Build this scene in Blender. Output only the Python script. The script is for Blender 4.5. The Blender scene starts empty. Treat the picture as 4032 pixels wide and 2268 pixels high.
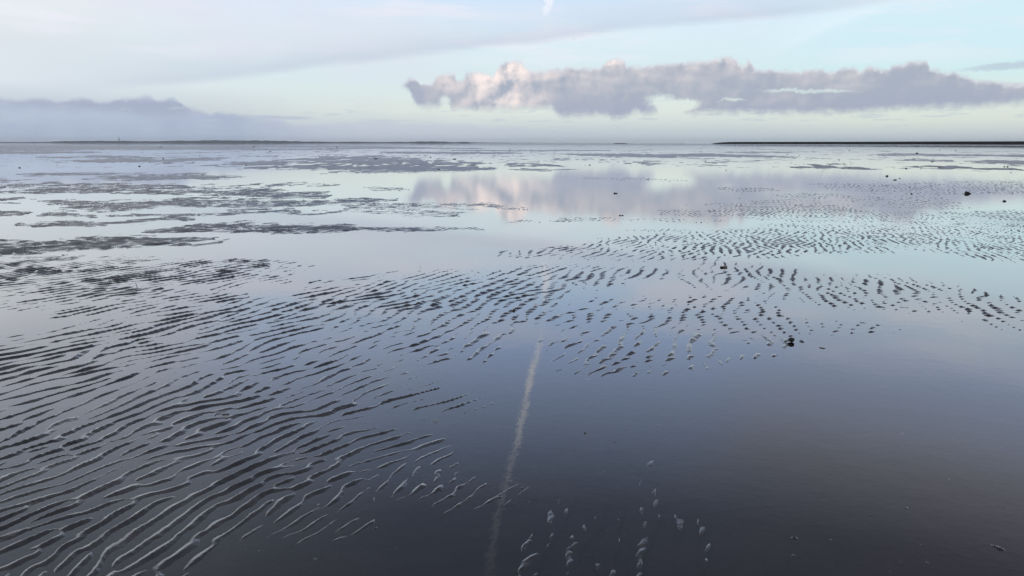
import bpy, bmesh, math, random
import numpy as np
from mathutils import Vector, Matrix, Euler

random.seed(7)
S = bpy.context.scene
C = S.collection
R = math.radians

# ------------------------------------------------------------------ camera
EYE, F, CX, CY = 1.6, 3104.0, 2016.0, 1134.0          # eye height (m); focal length and centre in photo pixels
PITCH, ROLL = R(10.42), R(0.05)
cam_d = bpy.data.cameras.new('camera')
cam_d.sensor_width = 36.0
cam_d.lens = F / 4032.0 * 36.0
cam_d.clip_start, cam_d.clip_end = 0.05, 60000.0
cam = bpy.data.objects.new('camera', cam_d)
C.objects.link(cam)
CAM_ROT = Matrix.Rotation(R(90) - PITCH, 3, 'X') @ Matrix.Rotation(ROLL, 3, 'Z')
cam.matrix_world = Matrix.Translation((0, 0, EYE)) @ CAM_ROT.to_4x4()
S.camera = cam


def ray(px, py):
    return (CAM_ROT @ Vector(((px - CX) / F, -(py - CY) / F, -1.0))).normalized()


def at(px, py, z=0.0):
    """the point of the ground (height z) that a photo pixel looks at"""
    d = ray(px, py)
    t = (z - EYE) / d.z
    return Vector((d.x * t, d.y * t, z))


def azel(px, py):
    """direction of a photo pixel as azimuth / elevation, in units of 1/F rad"""
    d = ray(px, py)
    return math.atan2(d.x, d.y) * F, math.asin(d.z) * F


CR = np.array(CAM_ROT.inverted())


def to_photo(x, y):
    z = -EYE
    cx = CR[0, 0] * x + CR[0, 1] * y + CR[0, 2] * z
    cy = CR[1, 0] * x + CR[1, 1] * y + CR[1, 2] * z
    cz = CR[2, 0] * x + CR[2, 1] * y + CR[2, 2] * z
    return CX + F * cx / -cz, CY - F * cy / -cz


# ------------------------------------------------------------------ node helper
def lin(c):
    return tuple((v / 255 / 12.92) if v / 255 <= .04045 else ((v / 255 + .055) / 1.055) ** 2.4 for v in c) + (1.0,)


class G:
    """wraps a socket so that node trees can be written as formulas"""
    def __init__(s, nt, sock): s.nt, s.s = nt, sock
    def _m(s, op, *a, clamp=False):
        n = s.nt.nodes.new('ShaderNodeMath'); n.operation = op; n.use_clamp = clamp
        for i, v in enumerate((s,) + a):
            if isinstance(v, G): s.nt.links.new(v.s, n.inputs[i])
            else: n.inputs[i].default_value = v
        return G(s.nt, n.outputs[0])
    def __add__(s, o): return s._m('ADD', o)
    __radd__ = __add__
    def __mul__(s, o): return s._m('MULTIPLY', o)
    __rmul__ = __mul__
    def __sub__(s, o): return s._m('SUBTRACT', o)
    def __rsub__(s, o): return (s * -1.0) + o
    def __truediv__(s, o): return s._m('DIVIDE', o)
    def mx(s, o): return s._m('MAXIMUM', o)
    def mn(s, o): return s._m('MINIMUM', o)
    def ab(s): return s._m('ABSOLUTE')
    def exp(s): return s._m('EXPONENT')
    def pw(s, o): return s._m('POWER', o)
    def clamp(s): return s._m('ADD', 0.0, clamp=True)
    def sm(s, a, b):
        n = s.nt.nodes.new('ShaderNodeMapRange'); n.interpolation_type = 'SMOOTHSTEP'
        s.nt.links.new(s.s, n.inputs[0])
        n.inputs[1].default_value, n.inputs[2].default_value = a, b
        n.inputs[3].default_value, n.inputs[4].default_value = 0, 1
        return G(s.nt, n.outputs[0])
    def curve(s, pts, x0, x1, y0, y1):
        """piecewise curve through pts, x in x0..x1, y in y0..y1"""
        n = s.nt.nodes.new('ShaderNodeFloatCurve')
        f = (s - x0) / (x1 - x0)
        s.nt.links.new(f.clamp().s, n.inputs['Value'])
        cv = n.mapping.curves[0]
        q = [((x - x0) / (x1 - x0), (y - y0) / (y1 - y0)) for x, y in pts]
        cv.points[0].location = q[0]; cv.points[1].location = q[-1]
        for p in q[1:-1]: cv.points.new(*p)
        for p in cv.points: p.handle_type = 'AUTO_CLAMPED'
        n.mapping.use_clip = False
        n.mapping.update()
        return G(s.nt, n.outputs[0]) * (y1 - y0) + y0
    def ramp(s, stops):
        n = s.nt.nodes.new('ShaderNodeValToRGB')
        s.nt.links.new(s.s, n.inputs[0])
        e = n.color_ramp.elements
        e[0].position, e[0].color = stops[0][0], lin(stops[0][1])
        e[1].position, e[1].color = stops[-1][0], lin(stops[-1][1])
        for p, c in stops[1:-1]:
            k = e.new(p); k.color = lin(c)
        return G(s.nt, n.outputs[0])


def mixc(nt, fac, a, b, mode='MIX'):
    n = nt.nodes.new('ShaderNodeMix'); n.data_type = 'RGBA'; n.blend_type = mode
    for i, v in ((0, fac), (6, a), (7, b)):
        if isinstance(v, G): nt.links.new(v.s, n.inputs[i])
        else: n.inputs[i].default_value = v
    return G(nt, n.outputs[2])


def noise(nt, vec, scale, detail=4, rough=.55, dist=0.0, out='Fac'):
    n = nt.nodes.new('ShaderNodeTexNoise')
    nt.links.new(vec.s, n.inputs['Vector'])
    n.inputs['Scale'].default_value = scale; n.inputs['Detail'].default_value = detail
    n.inputs['Roughness'].default_value = rough; n.inputs['Distortion'].default_value = dist
    return G(nt, n.outputs[out])


# ------------------------------------------------------------------ world: evening-pale sky with its clouds
SUN_EL, SUN_AZ = 9.0, -75.0                            # degrees; azimuth from the view direction, left negative
W = bpy.data.worlds.new('World'); S.world = W; W.use_nodes = True
nt = W.node_tree; nt.nodes.clear()
tc = nt.nodes.new('ShaderNodeTexCoord')
D = G(nt, tc.outputs['Generated'])
sep = nt.nodes.new('ShaderNodeSeparateXYZ'); nt.links.new(D.s, sep.inputs[0])
X, Y, Z = (G(nt, sep.outputs[i]) for i in range(3))
U = X._m('ARCTAN2', Y) * F
V = Z._m('ARCSINE') * F

# clear air and high veils: colour against elevation, for the left, the middle and the right of the view
el = (V / 3000.0).clamp()
e_ = lambda y: y / 3000.0
upper = [(e_(760), (188, 211, 252)), (e_(1080), (168, 187, 222)), (e_(1400), (126, 135, 158)), (1.0, (112, 119, 137))]
left = el.ramp([(0, (170, 185, 206)), (e_(120), (186, 198, 214)), (e_(200), (215, 225, 234)), (e_(320), (216, 224, 232)), (e_(450), (227, 233, 237)),
                (e_(565), (229, 235, 240)), (e_(800), (216, 223, 238)), (e_(1080), (194, 202, 220)), (e_(1400), (158, 166, 182)), (e_(1700), (136, 140, 150)), (1.0, (112, 119, 137))])
mid = el.ramp([(0, (186, 199, 211)), (e_(50), (199, 211, 217)), (e_(120), (222, 231, 225)), (e_(250), (212, 232, 236)), (e_(400), (219, 235, 245)),
               (e_(500), (213, 230, 249)), (e_(580), (198, 225, 253))] + upper)
right = el.ramp([(0, (190, 201, 208)), (e_(40), (206, 214, 215)), (e_(80), (217, 226, 218)), (e_(135), (219, 231, 224)), (e_(250), (207, 234, 239)),
                 (e_(330), (207, 234, 243)), (e_(450), (210, 235, 245)), (e_(570), (214, 231, 246)), (e_(800), (184, 201, 233)),
                 (e_(1000), (180, 190, 213)), (e_(1150), (168, 170, 182)), (e_(1400), (126, 129, 143)), (1.0, (112, 119, 137))])
nl = noise(nt, D, 3.0, 3, .5)
Uw = U + (nl - .5) * 1600.0
col = mixc(nt, Uw.sm(-1500, -150), left, mid)
col = mixc(nt, Uw.sm(250, 1500), col, right)

# physical sky underneath the veils
sk = nt.nodes.new('ShaderNodeTexSky'); sk.sky_type = 'NISHITA'; sk.sun_disc = False
sk.sun_elevation = R(SUN_EL); sk.sun_rotation = R(SUN_AZ)
nish = mixc(nt, 1.0, G(nt, sk.outputs[0]), (.09, .09, .09, 1), 'MULTIPLY')
col = mixc(nt, .07, col, nish)

# stretched vectors for streaky veils: long along the wind, thin across it
mp = nt.nodes.new('ShaderNodeMapping'); nt.links.new(D.s, mp.inputs[0])
mp.inputs['Rotation'].default_value = (0, R(-8), 0); mp.inputs['Scale'].default_value = (1.2, 1.2, 9.0)
DS = G(nt, mp.outputs[0])
st = noise(nt, DS, 5.0, 5, .5)
veil = (st.sm(.47, .66) * V.sm(180, 420) * (1.0 - V.sm(560, 900))) * .7
col = mixc(nt, veil, col, lin((230, 231, 241)))
# lavender mass upper left
vl = (U * .30 + V - 60.0 + (noise(nt, D, 9.0, 4, .5) - .5) * 260.0)
col = mixc(nt, vl.sm(-150, 60) * (1.0 - vl.sm(140, 420)) * (1.0 - Uw.sm(-900, 100)) * V.sm(150, 260) * .55, col, lin((217, 219, 232)))

# the long grey veil with a crisp lower edge that climbs to the right
wv = (noise(nt, D, 7.0, 4, .55) - .5) * 70.0 + (noise(nt, DS, 30.0, 4, .55) - .5) * 26.0
p0 = azel(650, 335); p1 = azel(2016, 178); p2 = azel(3300, 42)
edge = U.curve([(-2600, p0[1] - 120), (p0[0] - 500, p0[1] - 40), p0, (azel(1400, 247)), p1, azel(2600, 108), p2, (2600, p2[1] + 170)], -2600, 2600, -200, 900)
dd = V - edge + wv * .5
band = dd.sm(-14, 26) * ((dd.mx(0.0) * -1.0 / 72.0).exp()) * U.sm(-1850, -1150)
col = mixc(nt, band * (.46 + .6 * noise(nt, DS, 9.0, 5, .6)), col, lin((186, 196, 213)))
# thin bright wisp on the right
q0 = azel(3060, 212); q1 = azel(3300, 112); q2 = azel(3800, -40)
e2 = U.curve([(q0[0] - 500, q0[1] - 100), q0, q1, q2, (2600, q2[1] + 60)], 0, 2600, -200, 1100)
d2 = V - e2 + wv * .3
col = mixc(nt, d2.sm(-8, 34) * ((d2.mx(0.0) * -1.0 / 70.0).exp()) * U.sm(880, 1150) * (.35 + .6 * noise(nt, DS, 22.0, 5, .6)), col, lin((226, 240, 248)))

# contrail: a broken white thread climbing past the top of the view, seen again mirrored in the water
ct = [azel(2162, 112), azel(2148, 60), azel(2160, 5)] + [(azel(px, 1134)[0] * 1.0, azel(CX, py)[1] * -1.0) for px, py in ((2118, 1390), (2092, 1480), (2068, 1600), (2040, 1730), (2000, 1880), (1960, 2020), (1920, 2250))]
cu = V.curve([(u, v) for v, u in sorted((v, u) for u, v in ct)] if False else sorted([(v, u) for u, v in ct]), ct[0][1] - 5, ct[-1][1] + 5, -400, 400)
jit = (noise(nt, D, 70.0, 4, .6) - .5) * 22.0 + (noise(nt, D, 240.0, 4, .65) - .5) * 40.0
cw = V.curve([(380, 2), (440, 7), (520, 14), (600, 13), (760, 8), (900, 10), (1250, 11), (1700, 15)], 380, 1700, 0, 40)
cd = (U + jit - cu).ab() / cw
cs = V.curve([(380, 0), (450, .4), (540, .75), (620, .3), (700, .12), (800, .75), (850, .95), (1080, .8), (1250, .45), (1400, .25), (1700, .1)], 380, 1700, 0, 1)
trail = (1.0 - cd.sm(.7, 1.15)) * cs * V.sm(455, 490) * (1.0 - V.sm(1600, 1700))
trail = trail * (noise(nt, D, 25.0, 4, .6).sm(.25, .5) * .7 + .3)
col = mixc(nt, trail, col, lin((235, 238, 246)))

# ---- left cloud bank, down to the horizon
n1 = noise(nt, D, 38.0, 6, .55); n2 = noise(nt, D, 95.0, 5, .6)
U1 = U + (n1 - .5) * 90.0
V1 = V + (n1 - .5) * 34.0 + (n2 - .5) * 22.0
def spot0(px, py, rx, ry):
    a, b_ = azel(px, py)
    du = (U1 - a) / rx; dv = (V1 - b_) / ry
    return ((du * du + dv * dv) * -1.0).exp()


topL = [azel(*p) for p in ((-700, 400), (-300, 372), (0, 381), (110, 386), (240, 389), (320, 384), (370, 392), (400, 396), (440, 391), (520, 386), (560, 374), (590, 370), (630, 391),
        (672, 381), (705, 398), (735, 426), (800, 437), (900, 444), (1010, 453), (1100, 462), (1180, 486), (1300, 480), (1420, 470), (1650, 480), (1830, 486), (2050, 500), (2300, 512), (2700, 530), (3100, 556), (3400, 575))]
tl = U1.curve(topL, topL[0][0], topL[-1][0], -100, 400)
mL = (tl - V1).sm(-4, 18)
fadeL = 1.0 - U.sm(-1150, -550) * .38 - U.sm(-100, 1000) * .5
shL = (noise(nt, D, 26.0, 5, .55) - .5) * 1.6 + .5 + ((tl - V) / 55.0).mn(1.0) * -.35 + .15
cL = mixc(nt, shL.clamp(), lin((173, 187, 207)), lin((163, 173, 197)))
cL = mixc(nt, (1.0 - (tl - V1).sm(0, 40)) * noise(nt, D, 20.0, 3, .5).sm(.35, .65) * .6, cL, lin((192, 196, 214)))
dk = spot0(500, 425, 260, 22) + spot0(150, 398, 170, 13) + spot0(640, 425, 120, 30) + spot0(330, 400, 60, 16)
cL = mixc(nt, (dk * (.35 + noise(nt, D, 34.0, 5, .6) * .9)).clamp() * .6, cL, lin((158, 166, 188)))
cL = mixc(nt, spot0(120, 450, 500, 24) * .35, cL, lin((188, 198, 215)))
cL = mixc(nt, U.sm(-1100, -500), cL, lin((192, 199, 213)))
col = mixc(nt, mL * fadeL * V.sm(-40, 0), col, cL)
# thin tail of the bank
tq = azel(900, 455); tr = azel(1265, 467)
tv = ((V + (n1 - .5) * 14.0) - U.curve([tq, tr], tq[0], tr[0], -100, 300)).ab()
col = mixc(nt, (1.0 - tv.sm(2, 9)) * U.sm(tq[0], tq[0] + 120) * (1.0 - U.sm(tr[0] - 90, tr[0])) * .75, col, lin((178, 188, 206)))

# ---- small dark wisps low in the middle and the thin layers low on the right
ws = noise(nt, DS, 26.0, 4, .5)
col = mixc(nt, ws.sm(.56, .68) * (1.0 - ((V - 105.0).ab()).sm(10, 75)) * .5, col, lin((184, 195, 207)))
col = mixc(nt, (1.0 - V.sm(10, 75)) * U.sm(-600, 200) * (.25 + .4 * noise(nt, DS, 12.0, 4, .5)), col, lin((190, 201, 209)))

# ---- the cumulus bank on the right
bl = (noise(nt, D, 55.0, 3, .5) * 2.0 - 1.0).ab()
n3 = noise(nt, D, 150.0, 5, .62)
U2 = U + (n1 - .5) * 60.0 + (n3 - .5) * 24.0
V2 = V + (n2 - .5) * 30.0 + (bl - .25) * 16.0 + (n3 - .5) * 16.0
topR = [azel(*p) for p in ((1560, 345), (1588, 322), (1625, 308), (1655, 316), (1682, 333), (1708, 324), (1732, 298), (1765, 291), (1792, 296), (1812, 318), (1842, 295), (1885, 281),
        (1922, 282), (1945, 300), (1962, 274), (1988, 250), (2018, 241), (2062, 257), (2088, 281), (2150, 275), (2260, 268), (2342, 271), (2370, 256), (2392, 238), (2422, 231), (2452, 237), (2474, 260),
        (2535, 263), (2600, 253), (2700, 246), (2792, 238), (2842, 227), (2877, 224), (2902, 246), (2925, 256), (2942, 238), (2958, 243), (2974, 265), (3040, 271), (3130, 281), (3232, 271), (3262, 281),
        (3322, 267), (3352, 264), (3384, 279), (3422, 259), (3452, 265), (3492, 276), (3532, 254), (3592, 244), (3642, 239), (3662, 255), (3684, 276), (3742, 286), (3802, 302), (3902, 320), (4040, 332), (4300, 345))]
botR = [azel(*p) for p in ((1560, 330), (1588, 338), (1618, 370), (1640, 402), (1660, 422), (1705, 424), (1738, 418), (1762, 400), (1782, 424), (1805, 432), (2016, 434), (2100, 430), (2168, 434), (2192, 452), (2252, 463),
        (2352, 457), (2422, 465), (2482, 461), (2505, 445), (2552, 452), (2590, 440), (2640, 405), (2690, 438), (2722, 451), (2852, 447), (3100, 449), (3332, 447), (3502, 436), (3802, 425), (4040, 411), (4300, 395))]
u0, u1 = topR[0][0], topR[-1][0]
top = U2.curve(topR, u0, u1, 50, 450)
bot = U2.curve(botR, u0, u1, 50, 450)
mR = (top - V2).sm(-8, 14) * (V2 - bot).sm(-16, 24) * (U - u0).sm(0, 20) * (1.0 - U.sm(u1 - 150, u1))


def spot(px, py, rx, ry, u=None, v=None):
    a, b = azel(px, py)
    du = ((u or U2) - a) / rx; dv = ((v or V2) - b) / ry
    return ((du * du + dv * dv) * -1.0).exp()


nb_h = noise(nt, D, 60.0, 5, .6)
hole = spot(2605, 400, 55, 30) * (.6 + nb_h * .8) + spot(2665, 428, 66, 20) + spot(3085, 358, 110, 10) * .66 + spot(3270, 362, 100, 9) * .62 + spot(2885, 393, 60, 8) * .7 + spot(1752, 395, 26, 22) * .8 + spot(2715, 408, 40, 16) * .8
mR = mR * (1.0 - hole.sm(.2, .95))
t = ((V2 - bot) / (top - bot).mx(20.0)).clamp()
mpc = nt.nodes.new('ShaderNodeMapping'); nt.links.new(D.s, mpc.inputs[0]); mpc.inputs['Scale'].default_value = (1.0, 1.0, 3.2)
DC = G(nt, mpc.outputs[0])
nb = noise(nt, D, 30.0, 4, .52)
mpo = nt.nodes.new('ShaderNodeMapping'); nt.links.new(D.s, mpo.inputs[0]); mpo.inputs['Location'].default_value = (.006, 0, -.006)
nb2 = noise(nt, G(nt, mpo.outputs[0]), 30.0, 4, .52)
sh = (nb - nb2) * 1.9 + t * .5 + (noise(nt, DC, 13.0, 4, .55) - .5) * 1.5 + .05 - U.sm(300, 1900) * .22
cR = sh.ramp([(0, (163, 171, 187)), (.25, (171, 177, 190)), (.5, (182, 184, 195)), (.8, (197, 196, 202)), (1, (213, 208, 209))])
peach = spot(2015, 268, 62, 50) * 1.25 + spot(2415, 250, 50, 22) * 1.1 + spot(2858, 240, 60, 20) * .9 + spot(1905, 310, 80, 55) * .8 + spot(1765, 318, 60, 40) * .6 + spot(2000, 360, 120, 60) * .6 + spot(1960, 405, 130, 36) * .55 + spot(2200, 300, 160, 26) * .4 + spot(2640, 270, 120, 18) * .35
cR = mixc(nt, (peach * (.55 + (nb - nb2) * 3.0 + (nb - .5) * 1.6)).clamp(), cR, lin((246, 232, 228)))
bluish = spot(2265, 425, 110, 45) * .8 + spot(2440, 440, 80, 34) * .8 + spot(2545, 425, 45, 34) * .9 + spot(1615, 345, 36, 40) * .8 + spot(1660, 395, 40, 36) * .7 + spot(3000, 430, 320, 20) * .7 + spot(3700, 400, 420, 34) * .6
cR = mixc(nt, (bluish * .8).clamp(), cR, lin((160, 168, 189)))
rim = (1.0 - (top - V2).sm(2, 20)) * .6
cR = mixc(nt, rim, cR, lin((216, 214, 222)))
col = mixc(nt, mR * .97, col, cR)
# grey wedge at the right edge
w0 = azel(3700, 284); w1 = azel(4032, 255)
wd = (V + (n2 - .5) * 26.0 - U.curve([w0, w1, (w1[0] + 500, w1[1] + 20)], w0[0], w1[0] + 500, 50, 450)).ab()
wr = ((U - w0[0]) / 15.0).clamp() * 0.0 + U.curve([(w0[0], 2), (w1[0], 16), (w1[0] + 500, 28)], w0[0], w1[0] + 500, 0, 40)
col = mixc(nt, (1.0 - (wd / wr).sm(.4, 1.3)) * U.sm(w0[0], w0[0] + 160) * .75, col, lin((180, 196, 210)))

bg = nt.nodes.new('ShaderNodeBackground'); nt.links.new(col.s, bg.inputs[0]); bg.inputs[1].default_value = 1.10
wo = nt.nodes.new('ShaderNodeOutputWorld'); nt.links.new(bg.outputs[0], wo.inputs[0])
W.cycles.sampling_method = 'MANUAL'; W.cycles.sample_map_resolution = 1024

# ------------------------------------------------------------------ sun and exposure
sd = bpy.data.lights.new('sun', 'SUN'); sd.energy = .5; sd.angle = R(12); sd.color = (1, .93, .86)
sun = bpy.data.objects.new('sun', sd); C.objects.link(sun)
sv = Vector((math.sin(R(SUN_AZ)) * math.cos(R(SUN_EL)), math.cos(R(SUN_AZ)) * math.cos(R(SUN_EL)), math.sin(R(SUN_EL))))
sun.rotation_euler = sv.to_track_quat('Z', 'Y').to_euler()
S.view_settings.view_transform = 'Standard'; S.view_settings.look = 'None'
S.view_settings.exposure = 0.0; S.view_settings.gamma = 1.0
S.render.engine = 'CYCLES'
S.cycles.use_denoising = True
S.cycles.max_bounces = 6; S.cycles.transparent_max_bounces = 12
S.cycles.caustics_reflective = False; S.cycles.caustics_refractive = False


# ------------------------------------------------------------------ materials
def material(name):
    m = bpy.data.materials.new(name); m.use_nodes = True
    n = m.node_tree; n.nodes.clear()
    o = n.nodes.new('ShaderNodeOutputMaterial')
    return m, n, o


def coords(n):
    t_ = n.nodes.new('ShaderNodeTexCoord'); return G(n, t_.outputs['Object'])


def solid(name, c1, c2, rough=.5, scale=20.0, bump=0.0, bscale=60.0, ior=1.45, spec=.5):
    m, n, o = material(name)
    v = coords(n)
    b = n.nodes.new('ShaderNodeBsdfPrincipled')
    f = noise(n, v, scale, 5, .6)
    n.links.new(mixc(n, f.sm(.3, .7), tuple(c1) + (1,), tuple(c2) + (1,)).s, b.inputs['Base Color'])
    b.inputs['Roughness'].default_value = rough; b.inputs['IOR'].default_value = ior
    b.inputs['Specular IOR Level'].default_value = spec
    if bump:
        bm_ = n.nodes.new('ShaderNodeBump'); bm_.inputs['Strength'].default_value = bump; bm_.inputs['Distance'].default_value = .01
        n.links.new(noise(n, v, bscale, 5, .6).s, bm_.inputs['Height']); n.links.new(bm_.outputs[0], b.inputs['Normal'])
    n.links.new(b.outputs[0], o.inputs[0])
    return m


# wet mud
M_MUD, n, o = material('wet_mud')
v = coords(n)
f = noise(n, v, 1.6, 6, .6); f2 = noise(n, v, 45.0, 5, .65)
mc = mixc(n, f.sm(.3, .7), (.082, .071, .059, 1), (.036, .031, .028, 1))
mpd = n.nodes.new('ShaderNodeMapping'); n.links.new(v.s, mpd.inputs[0]); mpd.inputs['Rotation'].default_value = (0, 0, R(24)); mpd.inputs['Scale'].default_value = (1.0, 4.0, 1.0)
f3 = noise(n, G(n, mpd.outputs[0]), 3.2, 6, .62)
mc = mixc(n, f3.sm(.48, .68) * .55, mc, (.024, .021, .019, 1))
mc = mixc(n, f2.sm(.55, .8) * .6, mc, (.020, .018, .016, 1))
bp = n.nodes.new('ShaderNodeBump'); bp.inputs['Strength'].default_value = .30; bp.inputs['Distance'].default_value = .003
n.links.new((noise(n, v, 130.0, 4, .6) + noise(n, v, 36.0, 3, .5) * 1.2 + noise(n, v, 9.0, 3, .5) * 5.0).s, bp.inputs['Height'])
sx = n.nodes.new('ShaderNodeSeparateXYZ'); n.links.new(v.s, sx.inputs[0])
gx, gy = G(n, sx.outputs[0]), G(n, sx.outputs[1])
rr = (gx * gx + gy * gy).pw(.5)
# ripples too fine and far for the sheet's own points
bp2 = n.nodes.new('ShaderNodeBump'); bp2.inputs['Distance'].default_value = .05
n.links.new((rr.sm(18, 60) * .85).s, bp2.inputs['Strength'])
n.links.new((noise(n, v, 4.0, 3, .55)).s, bp2.inputs['Height']); n.links.new(bp.outputs[0], bp2.inputs['Normal'])
bp = bp2
df = n.nodes.new('ShaderNodeBsdfDiffuse'); n.links.new(mc.s, df.inputs[0]); n.links.new(bp.outputs[0], df.inputs['Normal'])
gl = n.nodes.new('ShaderNodeBsdfGlossy'); gl.inputs['Color'].default_value = (1, 1, 1, 1)
n.links.new((noise(n, v, 9.0, 4, .6) * .14 + .035 + rr.sm(14, 70) * .42).s, gl.inputs['Roughness']); n.links.new(bp.outputs[0], gl.inputs['Normal'])
fr = n.nodes.new('ShaderNodeFresnel'); fr.inputs[0].default_value = 1.36; n.links.new(bp.outputs[0], fr.inputs['Normal'])
mx = n.nodes.new('ShaderNodeMixShader')
gz = G(n, sx.outputs[2]).sm(-.002, .0006)                # the wet film only shines where it meets the air
n.links.new(((1.0 - (1.0 - G(n, fr.outputs[0])).pw(1.9)) * gz * (1.0 - rr.sm(4, 17) * .52 + rr.sm(22, 80) * .30)).s, mx.inputs[0]); n.links.new(df.outputs[0], mx.inputs[1]); n.links.new(gl.outputs[0], mx.inputs[2])
n.links.new(mx.outputs[0], o.inputs[0])

# shallow water: mirror at grazing angles, clear and a little brown looking down
M_WATER, n, o = material('shallow_water')
v = coords(n)
mpw = n.nodes.new('ShaderNodeMapping'); n.links.new(v.s, mpw.inputs[0]); mpw.inputs['Scale'].default_value = (1.0, 1.0, 1.0)
vw = G(n, mpw.outputs[0])
bp = n.nodes.new('ShaderNodeBump'); bp.inputs['Strength'].default_value = .045; bp.inputs['Distance'].default_value = .01
n.links.new((noise(n, vw, 7.0, 4, .55) + noise(n, vw, 30.0, 3, .5) * .35).s, bp.inputs['Height'])
fr = n.nodes.new('ShaderNodeFresnel'); fr.inputs[0].default_value = 1.33
n.links.new(bp.outputs[0], fr.inputs['Normal'])
fac = 1.0 - (1.0 - G(n, fr.outputs[0])).pw(1.9)
gl = n.nodes.new('ShaderNodeBsdfGlossy'); gl.inputs['Color'].default_value = (1, 1, 1, 1); gl.inputs['Roughness'].default_value = .02
n.links.new(bp.outputs[0], gl.inputs['Normal'])
tr_ = n.nodes.new('ShaderNodeBsdfTransparent'); tr_.inputs[0].default_value = (.88, .86, .82, 1)
mx = n.nodes.new('ShaderNodeMixShader')
n.links.new(fac.s, mx.inputs[0]); n.links.new(tr_.outputs[0], mx.inputs[1]); n.links.new(gl.outputs[0], mx.inputs[2])
n.links.new(mx.outputs[0], o.inputs[0])

M_DYKE = solid('dark_turf', (.012, .014, .014), (.020, .022, .020), .9, .05, spec=.1)
M_ISLE = solid('dune_scrub_hazed', (.060, .070, .075), (.11, .115, .115), .95, .01, spec=.1)  # scrub colour lightened: extra haze over the far island put into the base
M_MUSSEL = solid('mussel_black', (.012, .011, .012), (.030, .026, .026), .45, 60.0, .4, 90.0)
M_WEED = solid('weed_brown', (.060, .040, .018), (.020, .014, .009), .4, 50.0, .4, 90.0)
M_SHELLY = solid('shell_tan', (.34, .27, .17), (.16, .11, .06), .45, 60.0, .3, 90.0)
M_SHELLW = solid('shell_white', (.72, .71, .68), (.50, .49, .46), .5, 60.0, .2, 90.0)
M_RUST = solid('shell_rust', (.22, .085, .03), (.09, .035, .018), .5, 60.0, .3, 90.0)
M_BIRD = solid('bird_dark', (.018, .018, .02), (.03, .03, .033), .8, 8.0)
M_GULL = solid('bird_pale', (.55, .55, .56), (.30, .31, .33), .8, 8.0)
M_BRICK = solid('lighthouse_brick', (.12, .05, .04), (.16, .075, .055), .8, .4)
M_STICK = solid('driftwood', (.045, .035, .028), (.02, .016, .013), .7, 40.0)


# ------------------------------------------------------------------ objects helper
def link(name, me, mat=None, parent=None, loc=None):
    if mat is not None: me.materials.append(mat)
    o_ = bpy.data.objects.new(name, me); C.objects.link(o_)
    if parent is not None: o_.parent = parent
    if loc is not None: o_.location = loc
    return o_


def tag(o_, label=None, cat=None, group=None, kind=None):
    if label: o_['label'] = label
    if cat: o_['category'] = cat
    if group: o_['group'] = group
    if kind: o_['kind'] = kind
    return o_


def bm_mesh(name, bm, smooth=True):
    me = bpy.data.meshes.new(name)
    for f_ in bm.faces: f_.smooth = smooth
    bm.to_mesh(me); bm.free()
    return me


# ------------------------------------------------------------------ numpy noise
def hsh(ix, iy, k):
    h = (ix.astype(np.int64) * 374761393 + iy.astype(np.int64) * 668265263 + k * 974634777) & 0xffffffff
    h = ((h ^ (h >> 13)) * 1274126177) & 0xffffffff
    h = ((h ^ (h >> 16)) * 2246822519) & 0xffffffff
    return ((h ^ (h >> 15)) & 0xffffff).astype(np.float32) / np.float32(0x1000000)


def vnoise(x, y, k):
    ix = np.floor(x); iy = np.floor(y)
    fx = (x - ix).astype(np.float32); fy = (y - iy).astype(np.float32)
    fx = fx * fx * fx * (fx * (fx * 6 - 15) + 10); fy = fy * fy * fy * (fy * (fy * 6 - 15) + 10)
    ix = ix.astype(np.int64); iy = iy.astype(np.int64)
    a = hsh(ix, iy, k); b_ = hsh(ix + 1, iy, k); c_ = hsh(ix, iy + 1, k); d_ = hsh(ix + 1, iy + 1, k)
    return (a + (b_ - a) * fx) * (1 - fy) + (c_ + (d_ - c_) * fx) * fy


def fbm(x, y, k, octv=4, gain=.5):
    s_ = 0; w_ = 1.0; tot = 0
    for i in range(octv):
        s_ = s_ + w_ * vnoise(x * (2.03 ** i) + 17.3 * i, y * (2.03 ** i) - 9.1 * i, k + i * 101)
        tot += w_; w_ *= gain
    return s_ / tot


def sstep(a, b_, x):
    t_ = np.clip((x - a) / (b_ - a), 0, 1)
    return t_ * t_ * (3 - 2 * t_)


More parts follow.
